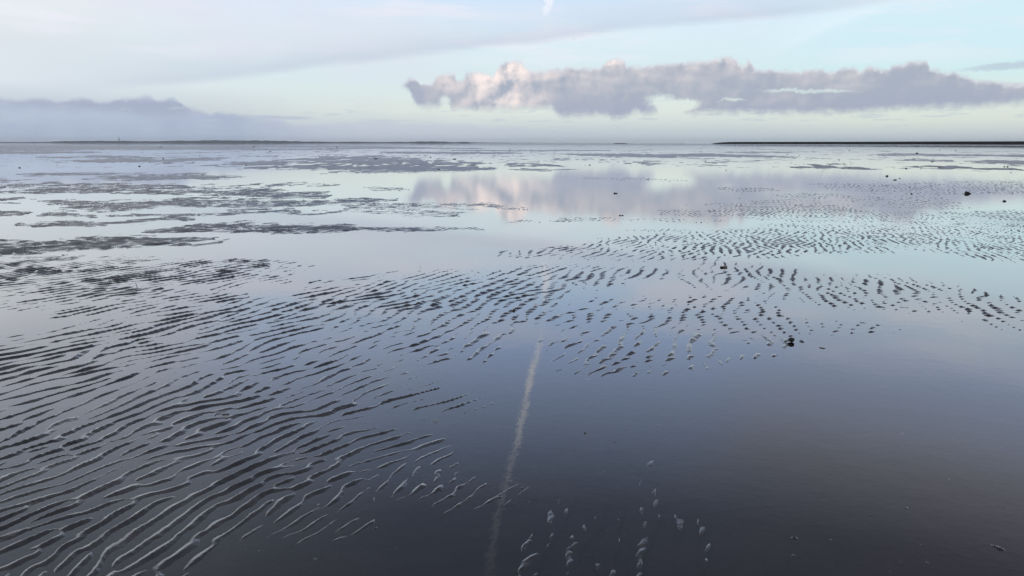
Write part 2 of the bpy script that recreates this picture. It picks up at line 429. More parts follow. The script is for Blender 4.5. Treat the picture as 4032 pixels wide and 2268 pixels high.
# ------------------------------------------------------------------ how far the mud stands out of the water
# each stroke: level, [(photo x, photo y, half height), ...]; seen on the photograph, laid out on the ground
STROKES = [
    # far flats
    (.74, [(-400, 579, 6), (0, 579, 6), (430, 581, 6), (700, 583, 5), (1000, 577, 3), (1450, 578, 2), (1700, 582, 1)]),
    (.74, [(-400, 590, 4), (0, 589, 4), (160, 590, 3), (300, 592, 1)]),
    (.72, [(600, 587, 2), (900, 586, 3), (1200, 588, 2), (1500, 583, 2), (1900, 585, 1)]),
    (.85, [(-200, 601, 4), (130, 600, 3), (370, 600, 2)]),
    (.9, [(-400, 571, 1.5), (1500, 571, 1.5), (2000, 570, 1.5), (2800, 570, 2), (3400, 570, 3), (4500, 570, 3)]),
    (.8, [(1500, 600, 2), (1900, 603, 3), (2050, 603, 1)]),
    (.8, [(1780, 592, 1), (2000, 594, 1.5), (2400, 592, 1)]),
    (.85, [(2230, 607, 2), (2450, 612, 4), (2600, 613, 4), (2750, 611, 4), (2900, 613, 3), (3100, 616, 1)]),
    (.8, [(2850, 601, 1), (3050, 600, 1.5), (3120, 600, 1)]),
    (.75, [(3450, 611, 2), (3600, 610, 4), (3800, 611, 2), (4100, 614, 4)]),
    (.75, [(3560, 630, 2), (3660, 632, 4), (3750, 634, 2)]),
    (.85, [(3790, 638, 1), (3900, 638, 4), (4300, 638, 7)]),
    (.7, [(3680, 657, 3), (3740, 660, 4), (3960, 665, 3)]),
    (.6, [(3100, 645, 2), (3240, 648, 4), (3330, 646, 2)]),
    (.6, [(3120, 660, 2), (3250, 656, 4), (3400, 662, 2)]),
    (.75, [(2000, 650, 4), (2120, 649, 5), (2220, 650, 2)]),
    (.6, [(2440, 641, 3), (2520, 642, 4), (2580, 641, 2)]),
    (.7, [(2010, 668, 2), (2130, 670, 3), (2250, 668, 1)]),
    # left flats
    (.8, [(300, 632, 2), (480, 633, 5), (640, 634, 2)]),
    (.6, [(160, 618, 2), (250, 620, 3), (340, 619, 1)]),
    (.7, [(350, 618, 2), (430, 619, 4), (560, 620, 2), (600, 622, 1)]),
    (.8, [(650, 630, 2), (760, 628, 4), (880, 627, 2)]),
    (.75, [(600, 642, 2), (700, 641, 3), (800, 640, 1)]),
    (.85, [(930, 640, 3), (1100, 638, 6), (1250, 634, 10), (1500, 636, 14), (1700, 640, 7), (1900, 643, 3)]),
    (.85, [(950, 664, 2), (1150, 657, 6), (1400, 655, 9), (1600, 664, 10), (1750, 665, 8), (1880, 664, 6), (1960, 665, 2)]),
    (.7, [(1300, 678, 2), (1500, 673, 4), (1650, 676, 3)]),
    (.8, [(120, 685, 3), (230, 685, 6), (400, 682, 4), (520, 684, 2)]),
    (.85, [(380, 699, 3), (480, 700, 7), (640, 699, 6), (830, 698, 4), (930, 699, 2)]),
    (.75, [(640, 686, 2), (720, 686, 4), (820, 688, 2)]),
    (.8, [(-300, 712, 5), (0, 711, 4), (80, 710, 2)]),
    (.85, [(90, 726, 4), (180, 726, 6), (260, 728, 3), (380, 727, 4), (470, 725, 2)]),
    (.85, [(-300, 735, 8), (0, 735, 6), (60, 736, 3)]),
    (.85, [(120, 747, 4), (280, 746, 6), (430, 742, 5), (480, 744, 2)]),
    (.8, [(420, 735, 4), (560, 733, 7), (720, 735, 6), (800, 736, 2)]),
    (.8, [(-300, 756, 8), (0, 756, 6), (200, 757, 5), (400, 755, 3), (560, 754, 5), (680, 757, 2)]),
    (.85, [(680, 755, 4), (800, 758, 9), (1000, 764, 12), (1150, 767, 8), (1290, 768, 4)]),
    (.6, [(800, 730, 2), (900, 733, 3), (1000, 728, 2)]), (.6, [(1020, 732, 2), (1100, 729, 4), (1220, 726, 2), (1350, 730, 2)]),
    (.6, [(1450, 742, 2), (1530, 743, 4), (1620, 744, 2)]),
    (.8, [(120, 800, 4), (260, 797, 11), (380, 796, 10), (470, 800, 4)]),
    (.9, [(230, 818, 5), (360, 815, 13), (520, 812, 13), (620, 806, 9), (720, 802, 9)]),
    (.85, [(640, 790, 6), (760, 800, 12), (950, 806, 14), (1120, 803, 12), (1300, 795, 10), (1420, 790, 7), (1560, 786, 3)]),
    (.55, [(1180, 800, 6), (1400, 808, 12), (1600, 812, 9), (1950, 812, 7), (2080, 826, 4)]),
    (.45, [(1350, 830, 8), (1600, 836, 12), (1850, 840, 8)]),
    (.85, [(-300, 797, 8), (0, 797, 7), (60, 798, 3)]),
    (.9, [(-300, 840, 12), (0, 839, 9), (90, 840, 5), (120, 842, 2)]),
    (.75, [(180, 842, 5), (260, 846, 8), (400, 855, 5)]),
    (.8, [(450, 850, 4), (560, 848, 8), (720, 846, 7), (900, 838, 6), (1050, 835, 8), (1180, 838, 4), (1350, 835, 3)]),
    (.85, [(40, 884, 5), (150, 886, 10), (300, 884, 9), (420, 880, 6), (560, 870, 6), (700, 862, 6), (780, 860, 2)]),
    (.72, [(620, 908, 4), (720, 900, 10), (900, 894, 18), (1100, 897, 20), (1280, 898, 17), (1480, 898, 13), (1700, 900, 9), (1900, 902, 4)]),
    (.9, [(700, 900, 3), (950, 893, 9), (1150, 892, 8), (1350, 893, 6), (1480, 892, 2)]),
    (.88, [(-300, 975, 30), (0, 970, 24), (200, 967, 21), (400, 958, 20), (550, 948, 15), (700, 940, 9), (850, 937, 4)]),
    (.6, [(350, 965, 8), (600, 955, 10), (780, 958, 6), (900, 945, 4)]),
    # rippled banks, left and middle
    (.62, [(-400, 1100, 95), (0, 1105, 85), (200, 1110, 85), (450, 1110, 80), (650, 1085, 60), (850, 1065, 42), (1000, 1055, 20), (1060, 1040, 6)]),
    (.80, [(-400, 1050, 24), (0, 1052, 20), (150, 1062, 18), (260, 1075, 8)]),
    (.88, [(180, 1155, 6), (300, 1150, 22), (450, 1142, 24), (560, 1135, 10), (640, 1130, 4)]),
    (.78, [(700, 1040, 5), (820, 1036, 10), (930, 1032, 7)]), (.75, [(780, 1105, 5), (860, 1098, 14), (950, 1092, 6)]),
    (.42, [(850, 1100, 40), (1000, 1085, 50), (1150, 1070, 40), (1260, 1040, 16)]),
    (.48, [(200, 1230, 10), (400, 1220, 28), (600, 1205, 40), (820, 1180, 40), (1000, 1165, 25)]),
    (.50, [(20, 1350, 8), (120, 1330, 26), (300, 1300, 34), (520, 1275, 30), (600, 1250, 20)]),
    (.62, [(540, 1290, 8), (700, 1265, 40), (900, 1235, 48), (1100, 1225, 60), (1300, 1215, 80), (1600, 1195, 95), (1900, 1190, 95), (2100, 1180, 85), (2190, 1150, 50), (2250, 1130, 20)]),
    (.74, [(1080, 1195, 6), (1220, 1188, 22), (1330, 1190, 16), (1420, 1198, 6)]),
    (.72, [(720, 1240, 6), (830, 1236, 22), (920, 1250, 20), (980, 1262, 6)]),
    (.84, [(1500, 1230, 20), (1700, 1200, 40), (1900, 1170, 55), (2050, 1120, 30), (2120, 1120, 10)]),
    (.45, [(1200, 1120, 10), (1500, 1090, 20), (1750, 1085, 22), (1900, 1095, 20)]),
    (.60, [(-400, 1480, 130), (0, 1480, 120), (250, 1460, 120), (500, 1430, 130), (800, 1400, 130), (1100, 1370, 110), (1350, 1340, 70), (1600, 1300, 60), (1800, 1270, 30)]),
    (.70, [(-400, 1430, 60), (0, 1430, 55), (200, 1410, 40), (300, 1400, 10)]),
    (.60, [(1000, 1450, 60), (1250, 1420, 100), (1450, 1370, 80), (1600, 1340, 50), (1750, 1320, 20)]),
    (.50, [(1500, 1400, 60), (1700, 1380, 70), (1900, 1350, 60), (2060, 1320, 30)]),
    (.60, [(-400, 1700, 190), (0, 1700, 180), (400, 1690, 170), (800, 1650, 170), (1150, 1600, 150), (1400, 1560, 90), (1560, 1530, 60), (1700, 1520, 30)]),
    (.62, [(-400, 1950, 230), (0, 1950, 220), (400, 1930, 220), (800, 1890, 210), (1100, 1850, 180), (1350, 1830, 140), (1550, 1800, 100), (1680, 1780, 60), (1760, 1780, 20)]),
    (.64, [(-400, 2230, 200), (0, 2230, 180), (300, 2210, 170), (550, 2170, 150), (700, 2130, 120), (800, 2120, 60), (860, 2110, 20)]),
    (.54, [(1480, 1920, 40), (1650, 1880, 70), (1800, 1880, 50), (1900, 1900, 20)]),
    (.46, [(900, 2100, 40), (1150, 2060, 60), (1350, 2050, 50), (1500, 2030, 20)]),
    (.50, [(1700, 1960, 60), (1950, 1950, 60), (2100, 1930, 30)]),
    (.42, [(1650, 1640, 60), (1800, 1600, 60), (1950, 1570, 30)]),
    # rippled banks, right
    (.40, [(1950, 1010, 6), (2150, 1000, 18), (2350, 985, 40), (2600, 975, 55), (2850, 965, 65), (3100, 950, 60), (3400, 930, 50), (3700, 925, 45), (4400, 930, 50)]),
    (.56, [(2550, 990, 8), (2700, 985, 25), (2840, 975, 30), (3000, 960, 20), (3150, 950, 6)]),
    (.45, [(3200, 930, 10), (3500, 930, 30), (3800, 960, 50), (4100, 980, 60), (4500, 990, 60)]),
    (.62, [(3780, 1000, 4), (3880, 1012, 14), (3950, 1018, 5)]),
    (.46, [(2000, 1090, 30), (2150, 1085, 40), (2350, 1090, 40), (2500, 1080, 30), (2650, 1060, 12)]),
    (.62, [(2220, 1090, 6), (2330, 1088, 16), (2440, 1095, 10)]),
    (.38, [(2600, 1090, 30), (2800, 1090, 60), (3000, 1100, 60), (3150, 1110, 50)]),
    (.42, [(3050, 1130, 30), (3250, 1140, 60), (3500, 1150, 70), (3750, 1180, 70), (3950, 1230, 70), (4400, 1260, 80)]),
    (.60, [(3480, 1120, 20), (3600, 1160, 30), (3800, 1200, 30), (4000, 1215, 30), (4400, 1240, 40)]),
    (.40, [(2120, 1260, 50), (2300, 1260, 80), (2550, 1270, 110), (2800, 1270, 120), (3000, 1270, 100), (3120, 1280, 70), (3230, 1290, 20)]),
    (.58, [(2680, 1250, 20), (2780, 1240, 50), (2950, 1220, 40), (3050, 1250, 20)]),
    (.46, [(2160, 1400, 40), (2350, 1400, 70), (2550, 1420, 80), (2750, 1400, 70), (2950, 1370, 50), (3150, 1350, 30)]),
    (.44, [(2330, 1480, 20), (2450, 1470, 40), (2600, 1470, 30)]),
    (.36, [(3150, 1280, 30), (3350, 1290, 40), (3520, 1300, 20)]),
    (.42, [(2600, 835, 5), (2750, 838, 16), (2900, 825, 35), (3100, 825, 42), (3300, 835, 36), (3500, 848, 22), (3700, 855, 16), (3800, 858, 4)]),
    (.66, [(2840, 845, 6), (3000, 838, 18), (3120, 815, 14), (3300, 820, 12), (3400, 830, 4)]),
    (.62, [(3060, 775, 3), (3200, 772, 6), (3300, 772, 7), (3400, 790, 4)]),
    (.40, [(3200, 735, 4), (3400, 738, 16), (3600, 745, 22), (3800, 735, 18), (4100, 745, 22), (4500, 745, 22)]),
    (.40, [(3350, 790, 10), (3600, 790, 22), (3750, 800, 12)]),
    (.60, [(2840, 746, 2), (2900, 746, 5), (3000, 745, 5), (3040, 743, 2)]),
    (.75, [(3720, 840, 4), (3850, 842, 10), (4000, 850, 18), (4500, 850, 24)]),
    (.34, [(2300, 700, 3), (2420, 703, 4), (2560, 706, 4), (2700, 712, 2)]),
    (.42, [(2180, 870, 3), (2450, 868, 7), (2700, 868, 6), (2850, 872, 3)]),
    (.42, [(2010, 880, 4), (2090, 878, 7), (2150, 876, 2)]),
    (.40, [(2420, 905, 2), (2600, 906, 5), (2700, 900, 2)]),
    # lone ridges running toward the viewer, bottom middle
    (.55, [(2140, 2190, 5), (2165, 2130, 200), (2200, 2120, 200), (2220, 2100, 150), (2235, 2080, 5)]),
    (.55, [(2265, 2240, 5), (2290, 2200, 110), (2320, 2160, 140), (2345, 2000, 130), (2370, 1950, 5)]),
    (.55, [(2375, 2240, 5), (2395, 2190, 130), (2425, 2180, 150), (2450, 2150, 5)]),
    (.55, [(2475, 2000, 5), (2500, 2110, 200), (2530, 2110, 230), (2560, 1900, 60), (2590, 1860, 5)]),
    (.46, [(2600, 2060, 5), (2625, 2085, 50), (2640, 2090, 5)]), (.46, [(2685, 2090, 5), (2705, 2095, 50), (2720, 2100, 5)]), (.46, [(2735, 2220, 5), (2755, 2220, 60), (2775, 2220, 5)]),
]
# spots of mud that just break the surface: photo x, y, radius in photo px, level
SPOTS = [(2300, 1706, 22, .45), (2420, 1740, 14, .4), (2260, 1772, 12, .35), (1800, 1990, 26, .40), (1970, 1960, 24, .42), (1740, 1930, 20, .4), (2050, 1920, 24, .42), (1480, 2080, 20, .38),
         (2950, 1920, 14, .36), (3235, 1945, 18, .36), (2945, 2045, 20, .38), (3125, 2120, 24, .42), (3130, 2190, 22, .40), (3275, 2130, 22, .38), (3420, 2030, 18, .36), (3570, 2000, 24, .38), (3850, 2025, 12, .32),
         (3640, 2150, 18, .36), (3650, 2215, 24, .38), (3930, 2160, 34, .42), (3160, 1345, 26, .5), (3240, 1370, 34, .42), (2080, 2130, 26, .36), (1430, 1930, 16, .3), (1240, 2200, 26, .36), (1020, 2170, 26, .34),
         (3500, 2250, 20, .34), (2800, 1620, 8, .25), (3250, 1418, 9, .35), (3390, 1392, 8, .32), (2990, 1428, 9, .35),
         (3033, 1993, 12, .3), (3180, 2165, 10, .3), (3307, 2194, 12, .3), (3503, 2077, 14, .34), (3691, 2034, 12, .32), (3753, 2061, 16, .34), (3847, 2030, 12, .3), (3949, 1997, 14, .34), (3628, 2151, 14, .36), (3777, 2178, 14, .3),
         (3471, 2186, 12, .3), (2860, 2080, 10, .3), (2740, 1960, 10, .3), (2120, 1830, 10, .3), (2650, 1780, 8, .28), (3330, 1840, 9, .28), (3700, 1760, 9, .26), (3900, 1880, 10, .28), (2900, 1740, 7, .25), (1560, 2160, 14, .34),
         (1330, 2190, 16, .36), (1150, 2150, 18, .36), (1650, 2060, 14, .34), (1900, 2100, 12, .3), (3080, 1830, 8, .26), (2500, 1600, 8, .28), (3420, 1560, 8, .26)]


def exposure(px, py):
    e = np.zeros_like(px)
    for lv, pts in STROKES:
        xs = [p[0] for p in pts]
        yc = np.interp(px, xs, [p[1] for p in pts]); hh = np.interp(px, xs, [p[2] for p in pts]) * (1.25 if pts[0][1] < 800 else 1.0)
        q = np.abs(py - yc) / hh
        w_ = lv * (1 - .55 * sstep(.45, 1.5, q) - .45 * sstep(1.0, 1.9, q))
        w_ = np.where((px < xs[0]) | (px > xs[-1]), 0, w_)
        # ends fade over a short run
        e = np.maximum(e, w_)
    e = e * (.86 + .20 * sstep(1040, 930, py))
    return e


# direction of the ripple crests: pieces of crest seen on the photograph, as two photo points each
CRESTS = [(602, 2127, 751, 2006), (688, 2143, 782, 2084), (438, 2147, 579, 2061), (0, 2061, 102, 1998), (0, 2194, 156, 2108), (242, 2264, 430, 2174), (461, 2256, 563, 2178), (626, 2264, 720, 2178), (0, 1775, 274, 1674), (35, 1889, 274, 1814),
          (40, 1880, 320, 1790), (600, 1905, 880, 1770), (700, 2170, 1000, 1920), (300, 2240, 600, 2080), (250, 1700, 560, 1580), (900, 1700, 1160, 1600), (100, 1560, 400, 1480), (600, 1500, 900, 1400),
          (100, 2120, 400, 2010), (1100, 1880, 1400, 1760), (1480, 2010, 1690, 1890), (1400, 1960, 1560, 1830), (1450, 1590, 1690, 1540), (1200, 1560, 1500, 1420), (900, 1480, 1120, 1400),
          (60, 1350, 500, 1270), (200, 1450, 620, 1355), (100, 1080, 450, 1040), (600, 1080, 950, 1030), (300, 1210, 640, 1150), (800, 1290, 1150, 1200), (1300, 1300, 1700, 1170), (1700, 1250, 1980, 1130), (1500, 1120, 1780, 1060),
          (1990, 1240, 2150, 1120), (2100, 1120, 2300, 1050), (2330, 1130, 2480, 1060), (2400, 1020, 2600, 960), (2250, 1300, 2330, 1240), (2460, 1440, 2520, 1290), (2560, 1430, 2610, 1240), (2660, 1430, 2690, 1200),
          (2790, 1380, 2820, 1260), (2880, 1400, 2885, 1240), (3090, 1330, 2970, 1230), (3010, 1400, 2990, 1300), (2440, 1480, 2540, 1430), (2620, 1060, 2700, 1000), (2850, 1130, 2860, 1060), (2850, 1000, 2800, 940),
          (3330, 1160, 3250, 1080), (3550, 1200, 3400, 1090), (3720, 1240, 3540, 1100), (3960, 1270, 3780, 1140), (3900, 1000, 3700, 930), (3400, 990, 3300, 930), (3100, 980, 3060, 920), (3600, 1010, 3480, 930), (4000, 960, 3800, 905),
          (2290, 2260, 2345, 1950), (2400, 2250, 2430, 2040), (2500, 2250, 2530, 2050), (2530, 2000, 2585, 1870), (2170, 2200, 2250, 1950), (3130, 2250, 3120, 2100), (3280, 2180, 3265, 2050), (3960, 2200, 3900, 2120), (3590, 2020, 3560, 1990),
          (700, 905, 1100, 885), (1200, 915, 1550, 885), (1300, 830, 1600, 810), (100, 980, 500, 955), (200, 890, 420, 880), (700, 815, 1000, 800), (2900, 860, 3000, 830), (3200, 860, 3150, 820), (3600, 870, 3450, 835)]


def crest_field():
    ps, cs_ = [], []
    for x1, y1, x2, y2 in CRESTS:
        a = at(x1, y1); b_ = at(x2, y2); d_ = b_ - a
        m_ = at((x1 + x2) / 2, (y1 + y2) / 2)
        # far ground is squeezed: keep it in a compressed space so that near and far pieces weigh alike
        ps.append((m_.x / m_.y * 6.0, math.log(m_.y) * 4.0))
        th = math.atan2(d_.y, d_.x)
        cs_.append((math.cos(2 * th), math.sin(2 * th)))
    return np.array(ps), np.array(cs_)


CP, CC = crest_field()


def crest_angle(x, y):
    yy = np.maximum(y, .8)
    qx = x / yy * 6.0; qy = np.log(yy) * 4.0
    c2 = np.zeros_like(x); s2 = np.zeros_like(x)
    for (a, b_), (c_, d_) in zip(CP, CC):
        w_ = 1.0 / (.12 + (qx - a) ** 2 + (qy - b_) ** 2) ** 1.5
        c2 += w_ * c_; s2 += w_ * d_
    return .5 * np.arctan2(s2, c2)


def wave_len(x, y):
    d_ = np.sqrt(x * x + y * y)
    return np.clip(.088 + (d_ - 3.2) * .017, .085, .15) - .035 * sstep(8.5, 15, d_) + .05 * sstep(18, 32, d_)


# ripple trains: many short wave packets whose phases are pulled into step with their neighbours
CELL, KPC = .5, 5
GX0, GY0, GNX, GNY = -58.0, .5, 232, 124


def build_packets():
    rng = np.random.default_rng(11)
    cx_ = GX0 + CELL * np.arange(GNX); cy_ = GY0 + CELL * np.arange(GNY)
    px_ = (cx_[:, None, None] + CELL * rng.random((GNX, GNY, KPC))).astype(np.float32)
    py_ = (cy_[None, :, None] + CELL * rng.random((GNX, GNY, KPC))).astype(np.float32)
    th = crest_angle(px_, py_).astype(np.float32)
    th += .26 * rng.standard_normal(th.shape).astype(np.float32)
    th = np.where(th < 0, th + np.pi, th)
    k_ = (2 * np.pi / (wave_len(px_, py_) * (1 + .13 * rng.standard_normal(th.shape)))).astype(np.float32)
    kx = k_ * np.sin(th); ky = -k_ * np.cos(th)            # across the crest, pointing toward the viewer's right
    ps = (2 * np.pi * rng.random(th.shape)).astype(np.float32)
    return px_, py_, th, kx, ky, ps


PK = build_packets()

# lone ridges whose place can be read off exactly: packets close to them are locked onto their line
LONE = [[(2145, 2268), (2165, 2180), (2185, 2080), (2235, 1950), (2255, 1925)], [(2290, 2280), (2305, 2190), (2318, 2100), (2325, 2020), (2345, 1950), (2355, 1905)],
        [(2395, 2280), (2402, 2200), (2416, 2120), (2418, 2060), (2440, 1960), (2460, 1910)], [(2515, 2280), (2520, 2200), (2530, 2130), (2505, 2040), (2535, 1990), (2560, 1920), (2588, 1862)],
        [(2622, 2130), (2625, 2050)], [(2706, 2140), (2704, 2050)], [(2758, 2280), (2755, 2160)]]


def lock_lone(pk):
    px_, py_, th, kx, ky, ps = pk
    lock = np.zeros(px_.shape, bool)
    for ln in LONE:
        g_ = [at(*p) for p in ln]
        for a, b_ in zip(g_, g_[1:]):
            dx, dy = b_.x - a.x, b_.y - a.y; L2 = dx * dx + dy * dy
            t_ = np.clip(((px_ - a.x) * dx + (py_ - a.y) * dy) / L2, 0, 1)
            ox, oy = a.x + t_ * dx - px_, a.y + t_ * dy - py_
            hit = (ox * ox + oy * oy < .075 ** 2) & ~lock
            ps = np.where(hit, -(kx * ox + ky * oy), ps); lock |= hit
    return (px_, py_, th, kx, ky, ps.astype(np.float32)), lock


PK, LOCK = lock_lone(PK)
SPERP, SPAR = .12, .16


def packets_at(x, y, pk, selfless=False):
    """sum of the wave packets near each point, as a complex number"""
    px_, py_, th, kx, ky, ps = pk
    ix = np.clip(((x - GX0) / CELL).astype(np.int32), 1, GNX - 2)
    iy = np.clip(((y - GY0) / CELL).astype(np.int32), 1, GNY - 2)
    re = np.zeros(x.shape, np.float32); im = np.zeros(x.shape, np.float32)
    ct_, st_ = np.cos(th), np.sin(th)
    flat = [a.reshape(-1) for a in (px_, py_, ct_, st_, kx, ky, ps)]
    for ox in (-1, 0, 1):
        for oy in (-1, 0, 1):
            base = ((ix + ox) * GNY + (iy + oy)) * KPC
            for k in range(KPC):
                j = base + k
                dx = x - flat[0][j]; dy = y - flat[1][j]
                c_ = flat[2][j]; s_ = flat[3][j]
                a = dx * c_ + dy * s_; b_ = -dx * s_ + dy * c_
                g = np.exp(-(a * a) / (2 * SPAR * SPAR) - (b_ * b_) / (2 * SPERP * SPERP))
                if selfless: g = np.where(dx * dx + dy * dy < 1e-10, 0, g)
                ph = flat[4][j] * dx + flat[5][j] * dy + flat[6][j]
                re += g * np.cos(ph); im += g * np.sin(ph)
    return re, im


for it in range(3):
    px_, py_, th, kx, ky, ps = PK
    par = (np.indices(px_.shape).sum(0) % 2) == (it % 2)
    re, im = packets_at(px_.ravel(), py_.ravel(), PK, True)
    new = np.arctan2(im, re).reshape(ps.shape)
    PK = (px_, py_, th, kx, ky, np.where(par & ~LOCK, new, ps).astype(np.float32))


# ------------------------------------------------------------------ the mudflat: one sheet, finer close by
def mud_height(x, y):
    """x, y flat float arrays -> height of the mud above the water level"""
    d_ = np.sqrt(x * x + y * y)
    # wander a little so that no traced edge stays straight
    wx = (fbm(x * 1.1, y * 1.1, 5, 4) - .5); wy = (fbm(x * 1.1, y * 1.1, 55, 4) - .5)
    amp = np.clip(.5 + d_ * .035, .5, 3.0)
    xx = x + wx * amp * .5; yy = np.maximum(y + wy * amp * .8 * np.clip(d_ / 8, .5, 4), .6)
    px, py = to_photo(xx, yy)
    e = exposure(px, py)
    far = sstep(30, 80, d_)
    # patchiness, small near and large far
    nf = fbm(x * .16, y * .10, 21, 6, .62) - .5
    nm = fbm(x * .9, y * .9, 31, 5, .6) - .5
    nn = fbm(x * 5.5, y * 5.5, 41, 4, .55) - .5
    z = np.full(x.shape, -.03, np.float32) + .008 * (fbm(x * .7, y * .7, 61, 4) - .5)
    near = (d_ < 62) & (e > .015)
    idx = np.nonzero(near)[0]
    xs, ys = x[idx].astype(np.float32), y[idx].astype(np.float32)
    xs, ys = xs + .035 * (fbm(xs * 4.5, ys * 4.5, 91, 3) - .5), ys + .035 * (fbm(xs * 4.5, ys * 4.5, 95, 3) - .5)
    re, im = packets_at(xs, ys, PK)
    ph = np.arctan2(im, re); mag = np.sqrt(re * re + im * im)
    coh = np.clip(mag / 1.6, 0, 1)
    s_ = np.abs(np.sin(ph * .5))
    p = (1 - s_) ** np.where(ph > 0, .74, 1.5) # (.5 + .5 * np.cos(ph)) ** 2.2
    lam = wave_len(xs, ys)
    # small cross ripples, strongest on the right
    thc = crest_angle(xs, ys)
    along = xs * np.cos(thc) + ys * np.sin(thc)
    rgt = sstep(-.25, .35, xs / ys)
    cr = fbm(xs * 2.0, ys * 2.0, 71, 2) * 5.0
    cph = -along * 2 * np.pi / (lam * (.62 + .25 * rgt)) + cr * 2.4 + 1.0 * np.sin(ph)
    cph = (cph + np.pi) % (2 * np.pi) - np.pi
    cross = (1 - np.abs(np.sin(cph * .5))) ** np.where(cph > 0, .85, 1.5)
    e_i = e[idx] + .55 * nm[idx] * np.clip(e[idx] * 2.2, 0, 1) + (.55 + .15 * rgt) * (1 + .7 * sstep(13, 24, d_[idx])) * nn[idx] * np.clip(e[idx] * 3, 0, 1)
    e_i = e_i + .10 * sstep(6.5, 4.0, d_[idx]) * (1 - rgt) * sstep(.2, .45, e[idx])
    e_i = e_i + .13 * rgt * sstep(4.5, 6.5, d_[idx]) * sstep(.15, .35, e[idx])
    e_i = e_i + far[idx] * nf[idx] * .7
    cap = .76 + .06 * sstep(7, 12, d_[idx]) - .20 * sstep(13, 24, d_[idx]) + .5 * sstep(45, 60, d_[idx])                     # close by, the troughs always hold water
    e_i = np.where(e_i > cap, cap + (e_i - cap) * .22, e_i)
    p = p * (.45 + .55 * coh)
    cmix = .10 + .46 * rgt
    p = p * (1 - cmix) + cmix * 1.5 * p ** .7 * cross
    A = .0112 * (lam / .088) ** 1.3 * (.62 + .9 * fbm(xs * 2.3, ys * 2.3, 131, 3)) * (1 - .25 * rgt) * (1 - .66 * rgt * sstep(5.5, 4.2, d_[idx]))
    zz = A * (p - 1.02 + e_i * 1.05) + .0015 * (nn[idx])
    full = sstep(.86, 1.15, e_i)
    zz = zz + full * (.010 * (1 - p) + .012 * (fbm(xs * 7, ys * 7, 81, 4) - .45))
    low = sstep(.02, .28, e[idx])
    z[idx] = -.03 * (1 - low) + zz * low
    # lone little mounds
    for i, (sx_, sy_, sr_, lv) in enumerate(SPOTS):
        g0 = at(sx_, sy_); r_ = sr_ * (g0 - Vector((0, 0, EYE))).length / F
        near_s = np.nonzero((np.abs(x - g0.x) < r_ * 5) & (np.abs(y - g0.y) < r_ * 5))[0]
        if not len(near_s): continue
        dx, dy = x[near_s] - g0.x, y[near_s] - g0.y
        dx = dx + r_ * .9 * (fbm(x[near_s] * 22, y[near_s] * 22, 141, 3) - .5); dy = dy + r_ * .9 * (fbm(x[near_s] * 22, y[near_s] * 22, 143, 3) - .5)
        an = .5 + 1.1 * (g0.x / g0.y + .5) + .5 * math.sin(i * 2.4); c_, s__ = math.cos(an), math.sin(an)
        la = (dx * c_ + dy * s__) / (r_ * 1.5); lb = (-dx * s__ + dy * c_) / (r_ * .75)
        lb = np.where(lb < 0, lb * .75, lb * 1.5)
        z[near_s] = np.maximum(z[near_s], -.03 + (.030 + .011 * (lv - .24) / .2) * np.exp(-np.sqrt(la * la + lb * lb + .02)) * 1.08)
    # beyond the ripples
    fi = np.nonzero(d_ > 45)[0]
    nq = fbm(x[fi] * .30, y[fi] * .22, 111, 5, .62) - .5
    nq2 = fbm(x[fi] * 1.7, y[fi] * .45, 121, 3, .6) - .5
    ef = np.maximum(e[fi], .31 + .7 * nf[fi]) + nf[fi] * 1.1 * np.clip(e[fi] * 2.5, .12, 1) + (nm[fi] * 1.2 + nq * 1.4 + nq2 * 2.5) * np.clip(e[fi] * 1.6, .46, 1)
    zf = np.clip((ef - .60) * .10, -.03, .03) + .004 * nn[fi]
    wfar = sstep(45, 62, d_[fi])
    z[fi] = z[fi] * (1 - wfar) + zf * wfar
    return z


